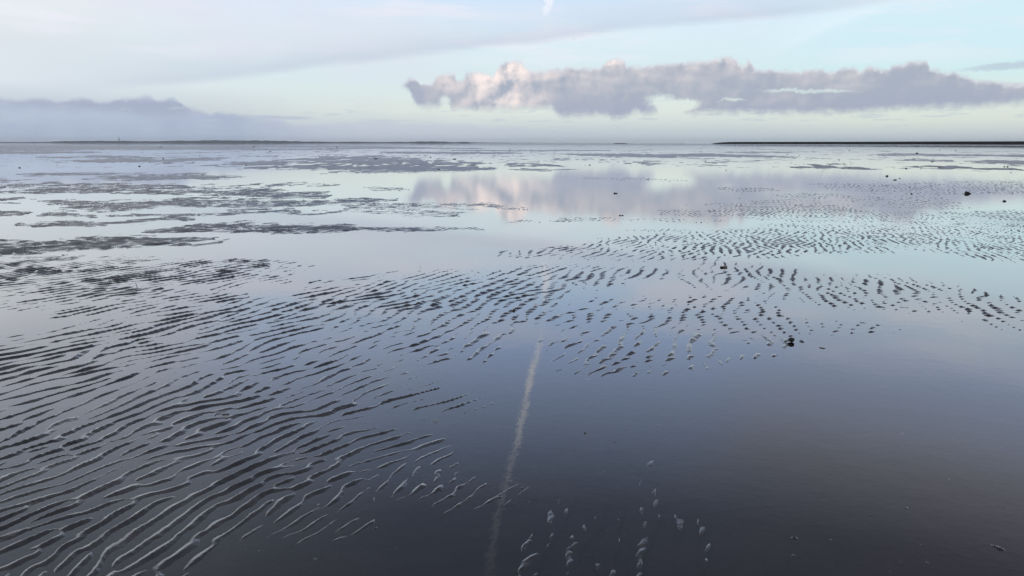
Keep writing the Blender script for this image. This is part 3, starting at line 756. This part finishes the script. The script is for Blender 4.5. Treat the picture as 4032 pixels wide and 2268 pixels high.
def mud_mesh():
    T = .92
    cols = np.linspace(-T, T, 1500)
    rows = [1.5]
    while rows[-1] < 13000:
        d_ = rows[-1]
        if d_ < 6: s_ = .0075
        elif d_ < 15: s_ = .0075 + (d_ - 6) * .0019
        elif d_ < 60: s_ = d_ * .0020
        elif d_ < 400: s_ = d_ * .0075
        else: s_ = d_ * .03
        rows.append(d_ + s_)
    rows = np.array(rows)
    X_ = (rows[:, None] * cols[None, :]).ravel(); Y_ = np.repeat(rows, len(cols))
    Z_ = np.empty(X_.shape, np.float32)
    CH = 300000
    for i in range(0, len(X_), CH):
        Z_[i:i + CH] = mud_height(X_[i:i + CH], Y_[i:i + CH])
    nr, nc = len(rows), len(cols)
    print('mud grid', nr, nc)
    co = np.stack([X_, Y_, Z_], 1).astype(np.float32)
    i0 = (np.arange(nr - 1)[:, None] * nc + np.arange(nc - 1)[None, :]).ravel()
    quads = np.stack([i0, i0 + 1, i0 + nc + 1, i0 + nc], 1)
    # ring of plain bed under and around it
    rad = [0.0] + list(np.geomspace(3, 13500, 34)); seg = 72
    ring = [(0, 0, -.075)]
    for r_ in rad[1:]:
        for k in range(seg):
            a = 2 * math.pi * k / seg
            ring.append((r_ * math.cos(a), r_ * math.sin(a), -.075))
    base = len(co)
    co = np.concatenate([co, np.array(ring, np.float32)])
    tris = [(base, base + 1 + k, base + 1 + (k + 1) % seg) for k in range(seg)]
    rq = []
    for j in range(len(rad) - 2):
        a0 = base + 1 + j * seg
        for k in range(seg):
            k2 = (k + 1) % seg
            rq.append((a0 + k, a0 + seg + k, a0 + seg + k2, a0 + k2))
    quads = np.concatenate([quads, np.array(rq)])
    me = bpy.data.meshes.new('mudflat')
    nq, ntr = len(quads), len(tris)
    me.vertices.add(len(co)); me.vertices.foreach_set('co', co.ravel())
    me.loops.add(nq * 4 + ntr * 3)
    me.loops.foreach_set('vertex_index', np.concatenate([quads.ravel(), np.array(tris).ravel()]).astype(np.int32))
    me.polygons.add(nq + ntr)
    ls = np.concatenate([np.arange(nq) * 4, nq * 4 + np.arange(ntr) * 3]).astype(np.int32)
    me.polygons.foreach_set('loop_start', ls)
    me.polygons.foreach_set('use_smooth', np.ones(nq + ntr, bool))
    me.update(calc_edges=True)
    return me


tag(link('mudflat', mud_mesh(), M_MUD), kind='structure')


def disc_mesh(name, z, rmax):
    bm = bmesh.new(); seg = 72
    c0 = bm.verts.new((0, 0, z)); prev = None
    for r_ in np.geomspace(1.5, rmax, 44):
        cur = [bm.verts.new((r_ * math.cos(2 * math.pi * k / seg), r_ * math.sin(2 * math.pi * k / seg), z)) for k in range(seg)]
        for k in range(seg):
            k2 = (k + 1) % seg
            if prev is None: bm.faces.new((c0, cur[k], cur[k2]))
            else: bm.faces.new((prev[k], cur[k], cur[k2], prev[k2]))
        prev = cur
    return bm_mesh(name, bm)


tag(link('water', disc_mesh('water', 0.0, 13400), M_WATER), kind='structure')


# ------------------------------------------------------------------ far shore
def at_dist(px, dist, z=0.0):
    u_ = azel(px, 565)[0] / F
    return Vector((math.sin(u_) * dist, math.cos(u_) * dist, z))


def ridge(name, prof, dist, depth, mat, step=14, seed=3, rough=.22):
    """a low range of dunes and woods: prof is [(photo x, height in photo px)], swept over its depth"""
    rng = random.Random(seed)
    xs = list(range(int(prof[0][0]), int(prof[-1][0]) + 1, step))
    hp = np.interp(xs, [p[0] for p in prof], [p[1] for p in prof])
    bm = bmesh.new(); prev = None
    cross = [(0, 0), (.12, .55), (.3, .9), (.5, 1.0), (.75, .7), (1, 0)]
    jit_ = 0
    for x_, h_ in zip(xs, hp):
        jit_ = jit_ * .55 + rng.uniform(-1, 1) * .45
        h_m = max(.2, .84 * h_ * (1 + rough * jit_)) * dist / F
        cur = [bm.verts.new(at_dist(x_, dist + depth * c_, h_m * k * (1 + .1 * rng.uniform(-1, 1)) - .5 * (k == 0))) for c_, k in cross]
        if prev:
            for i in range(len(cross) - 1): bm.faces.new((prev[i], cur[i], cur[i + 1], prev[i + 1]))
        else: bm.faces.new(cur)
        prev = cur
    bm.faces.new(list(reversed(prev)))
    bmesh.ops.recalc_face_normals(bm, faces=bm.faces)
    return link(name, bm_mesh(name, bm, False), mat)


DI = 12000
isl = ridge('hills', [(-900, 2), (-200, 3), (0, 3), (190, 3.2), (240, 6), (310, 9), (420, 8), (500, 8.5), (560, 7), (640, 7), (700, 9), (760, 10), (950, 10), (1060, 9.5), (1130, 9), (1145, 6), (1170, 8.5), (1190, 6), (1260, 6.5),
                      (1330, 5), (1400, 6), (1500, 5), (1590, 4.5), (1620, 6), (1690, 7.5), (1750, 6), (1790, 4), (1835, 6), (1870, 3), (2000, 2), (2300, 1.2), (2420, .8), (2700, .6)], DI, 700, M_ISLE)
tag(isl, kind='structure')
bank = ridge('sandbank', [(2415, .6), (2425, 2.2), (2462, 2.2), (2472, .6)], 3000, 60, M_DYKE, 6, 4, .1)
tag(bank, kind='structure')

# lighthouse on the island
lh = bpy.data.objects.new('lighthouse', None); C.objects.link(lh); lh.location = at_dist(470, DI + 250, 29); lh.scale = (1.5, 1.5, 1.5)
tag(lh, 'faint slim lighthouse rising from the far island at the left', 'lighthouse')
bm = bmesh.new()
bmesh.ops.create_cone(bm, cap_ends=True, segments=16, radius1=4.2, radius2=3.0, depth=24, matrix=Matrix.Translation((0, 0, 12)))
link('tower', bm_mesh('tower', bm), M_BRICK, lh)
bm = bmesh.new()
bmesh.ops.create_cone(bm, cap_ends=True, segments=16, radius1=4.0, radius2=4.0, depth=.6, matrix=Matrix.Translation((0, 0, 24.3)))
link('gallery', bm_mesh('gallery', bm, False), M_BRICK, lh)
bm = bmesh.new()
bmesh.ops.create_cone(bm, cap_ends=True, segments=12, radius1=2.0, radius2=2.0, depth=3.4, matrix=Matrix.Translation((0, 0, 26.3)))
bmesh.ops.create_cone(bm, cap_ends=True, segments=12, radius1=2.4, radius2=.2, depth=1.8, matrix=Matrix.Translation((0, 0, 28.9)))
link('lantern', bm_mesh('lantern', bm), M_BIRD, lh)


# sea dyke on the right: trapezoid bank that comes nearer toward the right
def dyke():
    bm = bmesh.new(); prev = None
    xs = [2806, 2822, 2845, 2880] + list(range(2920, 4700, 60))
    rng = random.Random(2)
    for x_ in xs:
        k = (x_ - 2806) / (4032 - 2806)
        dist = 1750 - 560 * k
        hp = np.interp(x_, [2806, 2845, 2870, 3400, 4032, 4700], [1.2, 5.2, 6.3, 7.6, 9.6, 11])
        h_ = hp * dist / F + EYE - .25 * 0
        h_ = h_ * (1 + .01 * rng.uniform(-1, 1)) - EYE * .55
        w1_, w2_ = 3.2 * h_, 3.2 * h_ + 3
        prof = [(0, -.2), (w1_ * .5, h_ * .52), (w1_, h_), (w2_, h_), (w2_ + w1_, -.2)]
        cur = [bm.verts.new(at_dist(x_, dist + a, z_)) for a, z_ in prof]
        if prev:
            for i in range(4): bm.faces.new((prev[i], cur[i], cur[i + 1], prev[i + 1]))
        else: bm.faces.new(cur)
        prev = cur
    bm.faces.new(list(reversed(prev)))
    bmesh.ops.recalc_face_normals(bm, faces=bm.faces)
    return link('sea_dyke', bm_mesh('sea_dyke', bm, False), M_DYKE)


tag(dyke(), 'long black sea dyke along the right horizon', 'dyke')


# ------------------------------------------------------------------ mussel clumps, shells and weed
def lump(bm, c, r, seed, subdiv=2, rough=.25, tilt=0.0):
    rng = random.Random(seed)
    m_ = Matrix.Translation(c) @ Euler((rng.uniform(-.4, .4), tilt, rng.uniform(0, 6.28))).to_matrix().to_4x4()
    vs = bmesh.ops.create_icosphere(bm, subdivisions=subdiv, radius=1.0)['verts']
    ph = [rng.uniform(0, 6) for _ in range(6)]
    for v_ in vs:
        p = v_.co
        k = 1 + rough * (math.sin(3 * p.x + ph[0]) * math.sin(3.4 * p.y + ph[1]) + .6 * math.sin(6 * p.z + ph[2]) * math.sin(5.5 * p.x + ph[3]) + .4 * math.sin(9 * p.y + ph[4]))
        v_.co = m_ @ Vector((p.x * r[0] * k, p.y * r[1] * k, p.z * r[2] * k))


def mussel(bm, c, length, seed):
    """one mussel shell: a pointed oval, two valves meeting in a keel"""
    rng = random.Random(seed)
    m_ = Matrix.Translation(c) @ Euler((rng.uniform(-.7, .7), rng.uniform(-1.0, .3), rng.uniform(0, 6.28))).to_matrix().to_4x4()
    rings = []
    for i in range(7):
        t_ = i / 6
        w_ = length * .24 * math.sin(math.pi * min(1, t_ * .82 + .12)) ** .8 * (.35 + t_ * .75) if 0 < i < 6 else length * .012
        rings.append([bm.verts.new(m_ @ Vector((length * (t_ - .5), w_ * math.cos(a) * 1.0, w_ * .72 * math.sin(a)))) for a in [k * math.pi / 4 for k in range(8)]])
    for a, b_ in zip(rings, rings[1:]):
        for k in range(8): bm.faces.new((a[k], a[(k + 1) % 8], b_[(k + 1) % 8], b_[k]))
    bm.faces.new(list(reversed(rings[0]))); bm.faces.new(rings[-1])


def clump_mesh(kind, seed):
    """unit clump, about 1 wide, sitting on z = 0"""
    rng = random.Random(seed); bm = bmesh.new()
    if kind == 'round':
        for i in range(16):
            a = rng.uniform(0, 6.28); r_ = rng.uniform(0, .26)
            mussel(bm, (r_ * math.cos(a), r_ * math.sin(a), rng.uniform(.06, .40 - r_ * .7)), rng.uniform(.3, .5), seed * 31 + i)
        lump(bm, (0, 0, .16), (.34, .30, .24), seed, 2, .2)
    elif kind == 'flat':
        for i in range(14):
            mussel(bm, (rng.uniform(-.34, .34), rng.uniform(-.2, .2), rng.uniform(.01, .10)), rng.uniform(.2, .34), seed * 37 + i)
        lump(bm, (0, 0, .02), (.44, .28, .09), seed, 2, .3)
    elif kind == 'pair':
        for sx in (-.24, .26):
            lump(bm, (sx, 0, .14), (.24, .22, .19), seed + int(sx * 10), 2, .18)
            for i in range(6): mussel(bm, (sx + rng.uniform(-.12, .12), rng.uniform(-.1, .1), rng.uniform(.1, .3)), .28, seed * 41 + i)
    elif kind == 'tailed':
        lump(bm, (.14, 0, .15), (.27, .24, .20), seed, 2, .2)
        for i in range(8): mussel(bm, (.14 + rng.uniform(-.16, .16), rng.uniform(-.12, .12), rng.uniform(.1, .32)), .3, seed * 43 + i)
        for i in range(5): mussel(bm, (-.14 - i * .08, rng.uniform(-.05, .05), .05), .2, seed * 47 + i)
    return bm_mesh('mussel_clump', bm)


UNIT = {(k, s): clump_mesh(k, s) for k in ('round', 'flat', 'pair', 'tailed') for s in (1, 2, 3)}
for me in UNIT.values(): me.materials.append(M_MUSSEL)


def ground_z(p):
    return float(mud_height(np.array([p.x, p.x]), np.array([p.y, p.y]))[0])


def clump(px, py, w, kind, label, group=None, seed=None, name='mussel_clump', flat=1.0):
    """a clump whose foot is at photo (px, py) and that is w photo pixels wide"""
    p = at(px, py); size = w * (p - Vector((0, 0, EYE))).length / F
    o_ = bpy.data.objects.new(name, UNIT[(kind, seed or random.choice((1, 2, 3)))]); C.objects.link(o_)
    o_.location = (p.x, p.y, max(-.012, ground_z(p) - .004))
    o_.scale = (size, size * .9, size * .78 * flat); o_.rotation_euler = (0, 0, random.uniform(-.5, .5))
    return tag(o_, label, 'mussel clump', group)


# the ones that can be told apart
for px, py, w, k, lb in [
    (77, 661, 9, 'round', 'round black mussel clump alone on pale water at the far left'),
    (549, 655, 10, 'round', 'round dark mussel clump on pale water, right of its far left twin'),
    (643, 625, 8, 'round', 'small dark mussel clump on the far flats under the island'),
    (969, 650, 9, 'round', 'dark mussel clump left of the broad grey mud streaks in the distance'),
    (1017, 617, 10, 'flat', 'flat dark mussel clump on far water below a standing bird'),
    (1066, 676, 10, 'flat', 'flat dark mussel clump just below the broad distant mud streaks'),
    (1337, 626, 10, 'flat', 'dark oblong mussel clump above the broad grey mud streaks'),
    (1480, 628, 15, 'pair', 'pair of joined dark lumps above the distant grey mud streaks'),
    (1787, 627, 20, 'flat', 'black torpedo shaped clump lying alone on far pale water'),
    (2253, 605, 10, 'flat', 'flat dark clump on far water right of the picture centre'),
    (2205, 615, 8, 'flat', 'smaller dark clump just left of and nearer than the flat one by the centre'),
    (3147, 611, 10, 'flat', 'flat dark clump on far water below the middle of the dyke'),
    (3608, 606, 18, 'tailed', 'black clump on a flat tail far out below the right half of the dyke'),
    (3345, 663, 8, 'round', 'round dark clump in yellowish reflected light on the right flats'),
    (3568, 664, 9, 'round', 'dark round clump at the start of a broken mud streak on the right'),
    (3241, 676, 10, 'flat', 'flat clump just above the upper rim of the reflected cloud'),
    (3672, 637, 15, 'flat', 'dark clump set in a short purple grey mud streak on the right'),
    (3954, 657, 8, 'round', 'left of two small dark clumps side by side near the right edge'),
    (3967, 657, 9, 'round', 'right of two small dark clumps side by side near the right edge'),
    (3797, 702, 9, 'flat', 'small flat clump on the upper rim of the reflected cloud near the right edge'),
    (3543, 703, 9, 'round', 'dark clump just right of the yellowish weed tuft on the right flats'),
    (3589, 764, 11, 'round', 'round black clump in the middle of the dotted flats on the right'),
    (3951, 793, 20, 'tailed', 'black rounded clump with a thin tail to its left by the right edge'),
    (2446, 849, 19, 'pair', 'black twin clump with a pale spot lying in the pink cloud reflection'),
    (1907, 921, 15, 'flat', 'black diamond shaped clump on smooth water right of the long rippled streak'),
    (1178, 954, 9, 'flat', 'small dark clump on smooth water below the long rippled streak'),
    (1213, 915, 9, 'round', 'dark clump on the lower rim of the long rippled streak'),
    (257, 1004, 30, 'flat', 'broad flat black clump on still water near the left edge'),
    (3, 996, 16, 'flat', 'black clump cut by the left edge of the picture'),
    (1176, 1258, 13, 'round', 'small black clump among ripple crests left of the centre'),
    (1428, 1321, 12, 'round', 'small upright dark clump on the ripples in the middle left'),
    (2801, 1079, 22, 'flat', 'flat black clump just below the tan shell cluster on the right'),
    (74, 779, 9, 'flat', 'dark clump on the streaky flats close to the left edge'),
    (3490, 694, 17, 'tailed', 'dark tailed clump beside a pale shell on the reflected cloud rim'),
    (2550, 707, 11, 'flat', 'flat dark fleck above the bright gap in the reflected cloud'),
    (3073, 722, 9, 'flat', 'dark fleck in the middle of the reflected grey cloud')]:
    clump(px, py, w, k, lb)

# many small ones on the far flats that nothing tells apart
for px, py, w in [(223, 650, 10), (425, 603, 6), (13, 649, 6), (634, 580, 13), (1090, 612, 6), (1268, 608, 7), (787, 613, 6), (1352, 587, 7), (895, 582, 9), (1002, 596, 5), (1063, 596, 11), (1695, 619, 8), (1726, 625, 5),
                  (1779, 613, 7), (2021, 615, 5), (2014, 640, 6), (1733, 633, 5), (1815, 638, 8), (1990, 658, 9), (2183, 599, 5), (2239, 616, 5), (2182, 615, 4), (2322, 650, 9), (2305, 652, 5), (2694, 618, 7), (2778, 636, 6), (2799, 666, 6),
                  (2859, 670, 7), (2870, 670, 5), (2282, 575, 7), (2893, 619, 5), (3100, 609, 6), (3304, 630, 7), (3269, 650, 6), (2962, 717, 5), (3150, 692, 5), (3344, 592, 6), (3561, 619, 7), (3521, 663, 7), (3626, 665, 6), (3790, 749, 6),
                  (3460, 780, 7), (3613, 579, 5), (3747, 591, 5), (3763, 594, 6), (3786, 582, 7), (857, 707, 7), (2701, 806, 8), (340, 700, 7), (1650, 690, 6), (2420, 640, 5), (130, 612, 5), (560, 600, 6), (1560, 650, 6), (2620, 650, 6),
                  (2960, 640, 5), (3050, 596, 5), (3420, 604, 5), (3860, 607, 5), (3980, 680, 6), (2480, 596, 5), (2560, 590, 5), (1150, 640, 5), (300, 660, 5), (720, 668, 6), (905, 690, 5), (1400, 700, 6), (1880, 690, 5), (2150, 700, 5), (3700, 590, 5)]:
    clump(px, py, w, random.choice(('round', 'flat', 'flat')), 'tiny dark mussel clump scattered on the far wet flats', 'tiny mussel clumps scattered over the far flats')

# big pointed rock-like clump, right
p = at(3809, 763); L = 25 * p.length / F
bm = bmesh.new()
lump(bm, (-.1 * L, 0, .14 * L), (.34 * L, .26 * L, .21 * L), 5, 3, .16)
lump(bm, (.26 * L, 0, .08 * L), (.24 * L, .14 * L, .11 * L), 6, 2, .14)
for i in range(10): mussel(bm, (random.uniform(-.35, .2) * L, random.uniform(-.2, .2) * L, random.uniform(.1, .3) * L), .2 * L, 300 + i)
tag(link('boulder', bm_mesh('boulder', bm), M_MUSSEL, None, (p.x, p.y, -.01)), 'largest black boulder on the right flats, pointed on its right side', 'boulder')

# the near black clump with its trailing shells
p = at(3116, 1347); L = .082
root = bpy.data.objects.new('mussel_cluster', None); C.objects.link(root); root.location = (p.x, p.y, max(0.0, ground_z(p))); root.scale = (.82, .82, .6)
tag(root, 'biggest black rounded mussel cluster, by the last ripple crests on the right', 'mussel cluster')
bm = bmesh.new()
lump(bm, (0, 0, .034), (.030, .028, .032), 15, 3, .10)
for i in range(9): mussel(bm, (random.uniform(-.02, .02), random.uniform(-.022, .012), random.uniform(.02, .055)), random.uniform(.028, .042), 500 + i)
link('body', bm_mesh('body', bm), M_MUSSEL, root)
bm = bmesh.new()
for i in range(6): mussel(bm, (-.036 - i * .006, random.uniform(-.008, .008), random.uniform(.010, .020)), random.uniform(.020, .03), 520 + i)
link('tail', bm_mesh('tail', bm), M_MUSSEL, root)
bm = bmesh.new()
lump(bm, (-.056, -.004, .020), (.013, .010, .008), 18, 2, .12)
link('shell', bm_mesh('shell', bm), M_SHELLY, root)
bm = bmesh.new()
lump(bm, (.003, -.028, .036), (.006, .003, .010), 19, 2, .1)
link('barnacle', bm_mesh('barnacle', bm), solid('barnacle_grey', (.10, .08, .075), (.06, .05, .05), .6, 60.0), root)


def small_cluster(px, py, w, mats, label, cat, name, seed):
    """a low handful of shells and weed: first material gives the body, the others are parts"""
    rng = random.Random(seed)
    p = at(px, py); L = w * (p - Vector((0, 0, EYE))).length / F
    r_ = bpy.data.objects.new(name, None); C.objects.link(r_); r_.location = (p.x, p.y, max(-.008, ground_z(p)))
    tag(r_, label, cat)
    for j, (pn, mt) in enumerate(mats):
        bm = bmesh.new(); x0 = (j - (len(mats) - 1) / 2) * .42 * L
        lump(bm, (x0, rng.uniform(-.05, .05) * L, .12 * L), (.26 * L, .2 * L, .15 * L), seed + j, 2, .3)
        for i in range(5): mussel(bm, (x0 + rng.uniform(-.2, .2) * L, rng.uniform(-.14, .14) * L, rng.uniform(.05, .25) * L), .26 * L, seed * 7 + i + j * 20)
        link(pn, bm_mesh(pn, bm), mt, r_)
    return r_


small_cluster(2850, 1054, 30, [('weed', M_WEED), ('shell', M_SHELLY)], 'tan and brown shell cluster on the rippled bank at the right', 'shell cluster', 'shell_cluster', 61)
small_cluster(2424, 762, 17, [('weed', M_MUSSEL), ('shell', M_SHELLY)], 'small dark tuft with a pale shell in the reflected grey cloud', 'weed tuft', 'weed_tuft', 62)
small_cluster(3524, 709, 13, [('weed', M_MUSSEL), ('shell', M_SHELLY)], 'small weed tuft with a yellowish tip on the reflected cloud rim', 'weed tuft', 'weed_tuft', 63)
small_cluster(1728, 668, 12, [('weed', M_WEED), ('shell', M_RUST)], 'reddish brown weed tuft on the distant grey mud streak', 'weed tuft', 'weed_tuft', 64)


def cockle(px, py, w, mat, label, cat='shell', name='cockle_shell', seed=1, tilt=.25, zoff=0.0, asp=.75):
    """a single ribbed valve lying dome up"""
    p = at(px, py); L = w * (p - Vector((0, 0, EYE))).length / F
    bm = bmesh.new(); rings = []; nseg = 28
    top_ = bm.verts.new((0, 0, .30 * L))
    for i in range(1, 7):
        a = i / 6 * math.pi / 2
        rings.append([bm.verts.new((.5 * L * math.sin(a) * math.cos(t_) * (1 + .04 * (k % 2)), .5 * L * asp * math.sin(a) * math.sin(t_) * (1 + .04 * (k % 2)), .30 * L * math.cos(a))) for k, t_ in enumerate([2 * math.pi * q / nseg for q in range(nseg)])])
    for k in range(nseg): bm.faces.new((top_, rings[0][k], rings[0][(k + 1) % nseg]))
    for a, b_ in zip(rings, rings[1:]):
        for k in range(nseg): bm.faces.new((a[k], b_[k], b_[(k + 1) % nseg], a[(k + 1) % nseg]))
    bm.faces.new(list(reversed(rings[-1])))
    o_ = link(name, bm_mesh(name, bm), mat, None, (p.x, p.y, max(zoff, ground_z(p)) + .0))
    o_.rotation_euler = (random.uniform(-tilt, tilt), random.uniform(-tilt, tilt), random.uniform(0, 6.28))
    return tag(o_, label, cat)


cockle(2023, 1224, 13, M_RUST, 'orange shell on the crowded ripples at the picture centre')
cockle(3540, 2194, 42, solid('shell_drab', (.075, .066, .055), (.05, .045, .04), .5, 40.0), 'oval drab shell under shallow water at the bottom right', zoff=-.022, asp=.55)
# white shell fragments near left
p = at(884, 1630); root = bpy.data.objects.new('shell_fragments', None); C.objects.link(root); root.location = (p.x, p.y, max(0, ground_z(p)))
tag(root, 'bright white broken shell on the rippled mud at the left', 'broken shell')
for i in range(5):
    bm = bmesh.new(); lump(bm, (random.uniform(-.022, .022), random.uniform(-.012, .012), .004), (random.uniform(.005, .010), .005, .0035), 80 + i, 2, .35)
    link('fragment', bm_mesh('fragment', bm), M_SHELLW, root)
p = at(1712, 1658); root = bpy.data.objects.new('foam_fleck', None); C.objects.link(root); root.location = (p.x, p.y, 0.0)
tag(root, 'small ring of white foam on smooth water right of the near ripples', 'foam')
for i in range(8):
    a = i * .75; bm = bmesh.new(); lump(bm, (.016 * math.cos(a) * (1 + .2 * (i % 2)), .022 * math.sin(a), .001), (.004, .005, .002), 90 + i, 2, .3)
    link('bubbles', bm_mesh('bubbles', bm), M_SHELLW, root)
for px, py, w, lb in [(968, 2160, 7, 'tiny white shell speck at the bottom left, below the ripples'), (1235, 2194, 7, 'tiny white shell speck near the bottom, right of the last near ripples'),
                      (2082, 1973, 9, 'tiny white shell speck beside the mirrored contrail'), (3024, 2224, 6, 'tiny white shell speck at the bottom, right of the lone ridges'),
                      (3737, 1885, 10, 'tiny pale shell speck in dark water on the far right'), (3553, 1705, 10, 'tiny pale shell speck in open water at the right'),
                      (2595, 1670, 9, 'tiny pale shell speck in open water right of the mirrored contrail'), (3940, 1588, 10, 'tiny pale shell speck by the right edge')]:
    cockle(px, py, w, M_SHELLW, lb, name='shell_speck', zoff=-.004)


def stick(px, py, h, label, lean):
    p = at(px, py); L = h * (p - Vector((0, 0, EYE))).length / F
    bm = bmesh.new(); prev = None; rng = random.Random(int(px))
    for i in range(6):
        t_ = i / 5; r_ = L * .07 * (1 - .6 * t_); c_ = Vector((lean * L * t_ + .03 * L * math.sin(4 * t_), .02 * L * t_, L * t_ - .01))
        cur = [bm.verts.new(c_ + Vector((r_ * math.cos(a), r_ * math.sin(a), 0))) for a in [k * math.pi / 3 for k in range(6)]]
        if prev:
            for k in range(6): bm.faces.new((prev[k], prev[(k + 1) % 6], cur[(k + 1) % 6], cur[k]))
        else: bm.faces.new(list(reversed(cur)))
        prev = cur
    bm.faces.new(prev)
    return tag(link('stick', bm_mesh('stick', bm), M_STICK, None, (p.x, p.y, max(0, ground_z(p)))), label, 'stick')


stick(540, 1132, 22, 'thin upright stick in the dark rippled bank at the left', -.2)
stick(1653, 1052, 10, 'short thin stick in smooth water left of the centre', .3)


# ------------------------------------------------------------------ birds
def bird_mesh(standing=True, spread=0.0):
    """one continuous body with neck and bill on two legs, about 1 tall; or gliding with wings out"""
    bm = bmesh.new()
    spine = [(-.50, .50, .02), (-.36, .54, .07), (-.18, .58, .14), (.02, .62, .17), (.18, .68, .13), (.26, .78, .07), (.29, .87, .06), (.33, .93, .075), (.40, .93, .05), (.48, .91, .02), (.62, .88, .008)] if standing else \
            [(-.50, .0, .02), (-.34, .0, .05), (-.15, .0, .10), (.05, .0, .11), (.2, .02, .08), (.30, .04, .06), (.37, .04, .055), (.43, .03, .03), (.52, .02, .006)]
    prev = None
    for x_, z_, r_ in spine:
        cur = [bm.verts.new((x_, r_ * .8 * math.cos(a), z_ + r_ * math.sin(a))) for a in [k * math.pi / 5 for k in range(10)]]
        if prev:
            for k in range(10): bm.faces.new((prev[k], prev[(k + 1) % 10], cur[(k + 1) % 10], cur[k]))
        else: bm.faces.new(list(reversed(cur)))
        prev = cur
    bm.faces.new(prev)
    if standing:
        for sy in (-.06, .06):
            pts = [Vector((.02, sy, .5)), Vector((-.02, sy, .26)), Vector((.01, sy, .01)), Vector((.10, sy, .005))]
            prev = None
            for p_ in pts:
                cur = [bm.verts.new(p_ + Vector((.022 * math.cos(a), .022 * math.sin(a), 0))) for a in (0, 1.57, 3.14, 4.71)]
                if prev:
                    for k in range(4): bm.faces.new((prev[k], prev[(k + 1) % 4], cur[(k + 1) % 4], cur[k]))
                prev = cur
            bm.faces.new(prev)
    else:
        for s_ in (-1, 1):
            rows_ = [(0.05, .16, -.14, .03, .02), (.35, .20, -.10, .16, .018), (.65, .10, -.16, .13, .012), (1.0, -.12, -.22, .02, .004)]
            prev = None
            for y_, xf, xb, z_, th_ in rows_:
                cur = [bm.verts.new((xf, s_ * y_, z_)), bm.verts.new(((xf + xb) / 2, s_ * y_, z_ + th_)), bm.verts.new((xb, s_ * y_, z_)), bm.verts.new(((xf + xb) / 2, s_ * y_, z_ - th_))]
                if prev:
                    for k in range(4): bm.faces.new((prev[k], prev[(k + 1) % 4], cur[(k + 1) % 4], cur[k]))
                else: bm.faces.new(cur)
                prev = cur
            bm.faces.new(list(reversed(prev)))
    bmesh.ops.recalc_face_normals(bm, faces=bm.faces)
    return bm_mesh('bird', bm)


B_DARK = bird_mesh(); B_DARK.materials.append(M_BIRD)
B_PALE = bird_mesh(); B_PALE.materials.append(M_GULL)


def bird(px, py, hpx, me, label, group=None, face=0.0):
    p = at(px, py)
    o_ = bpy.data.objects.new('bird', me); C.objects.link(o_)
    h_ = hpx * p.length / F
    o_.location = (p.x, p.y, 0.0); o_.scale = (h_, h_, h_); o_.rotation_euler = (0, 0, face)
    return tag(o_, label, 'bird', group)


bird(1000, 584, 9, B_DARK, 'dark bird standing on the far flats, left of the two under the island', None, .3)
bird(1326, 586, 10, B_DARK, 'tall dark bird standing on the far flats among pale gulls', None, 2.8)
bird(2007, 594, 8, B_DARK, 'dark bird standing alone far out near the picture centre', None, 1.2)
for px, py, fc in ((957, 584, .2), (968, 584, 2.9), (1264, 587, .1), (1290, 587, 3.0), (1301, 587, .4), (1307, 587, 2.6)):
    bird(px, py, 5, B_PALE, 'tiny pale gull standing by the far bright channel', 'pale gulls by the far channel', fc)
fb = bird_mesh(False); fb.materials.append(M_BIRD)
d_ = ray(2258, 152); pos = Vector((0, 0, EYE)) + d_ * 120
o_ = link('bird', fb, None, None, pos); o_.scale = (.26, .26, .26); o_.rotation_euler = (.35, 0, .9)
tag(o_, 'lone dark bird flying high above the cumulus cloud', 'bird')

# ------------------------------------------------------------------ thin sea air
HZ = 13800
bm = bmesh.new()
bmesh.ops.create_cube(bm, size=1.0, matrix=Matrix.Translation((0, 0, 29)) @ Matrix.Diagonal((2 * HZ, 2 * HZ, 60, 1)))
M_HAZE, n, o = material('haze_air')
pv = n.nodes.new('ShaderNodeVolumePrincipled')
pv.inputs['Color'].default_value = (.86, .89, .93, 1); pv.inputs['Density'].default_value = 4.5e-5; pv.inputs['Anisotropy'].default_value = .75
n.links.new(pv.outputs[0], o.inputs['Volume'])
tag(link('haze', bm_mesh('haze', bm, False), M_HAZE), kind='stuff')
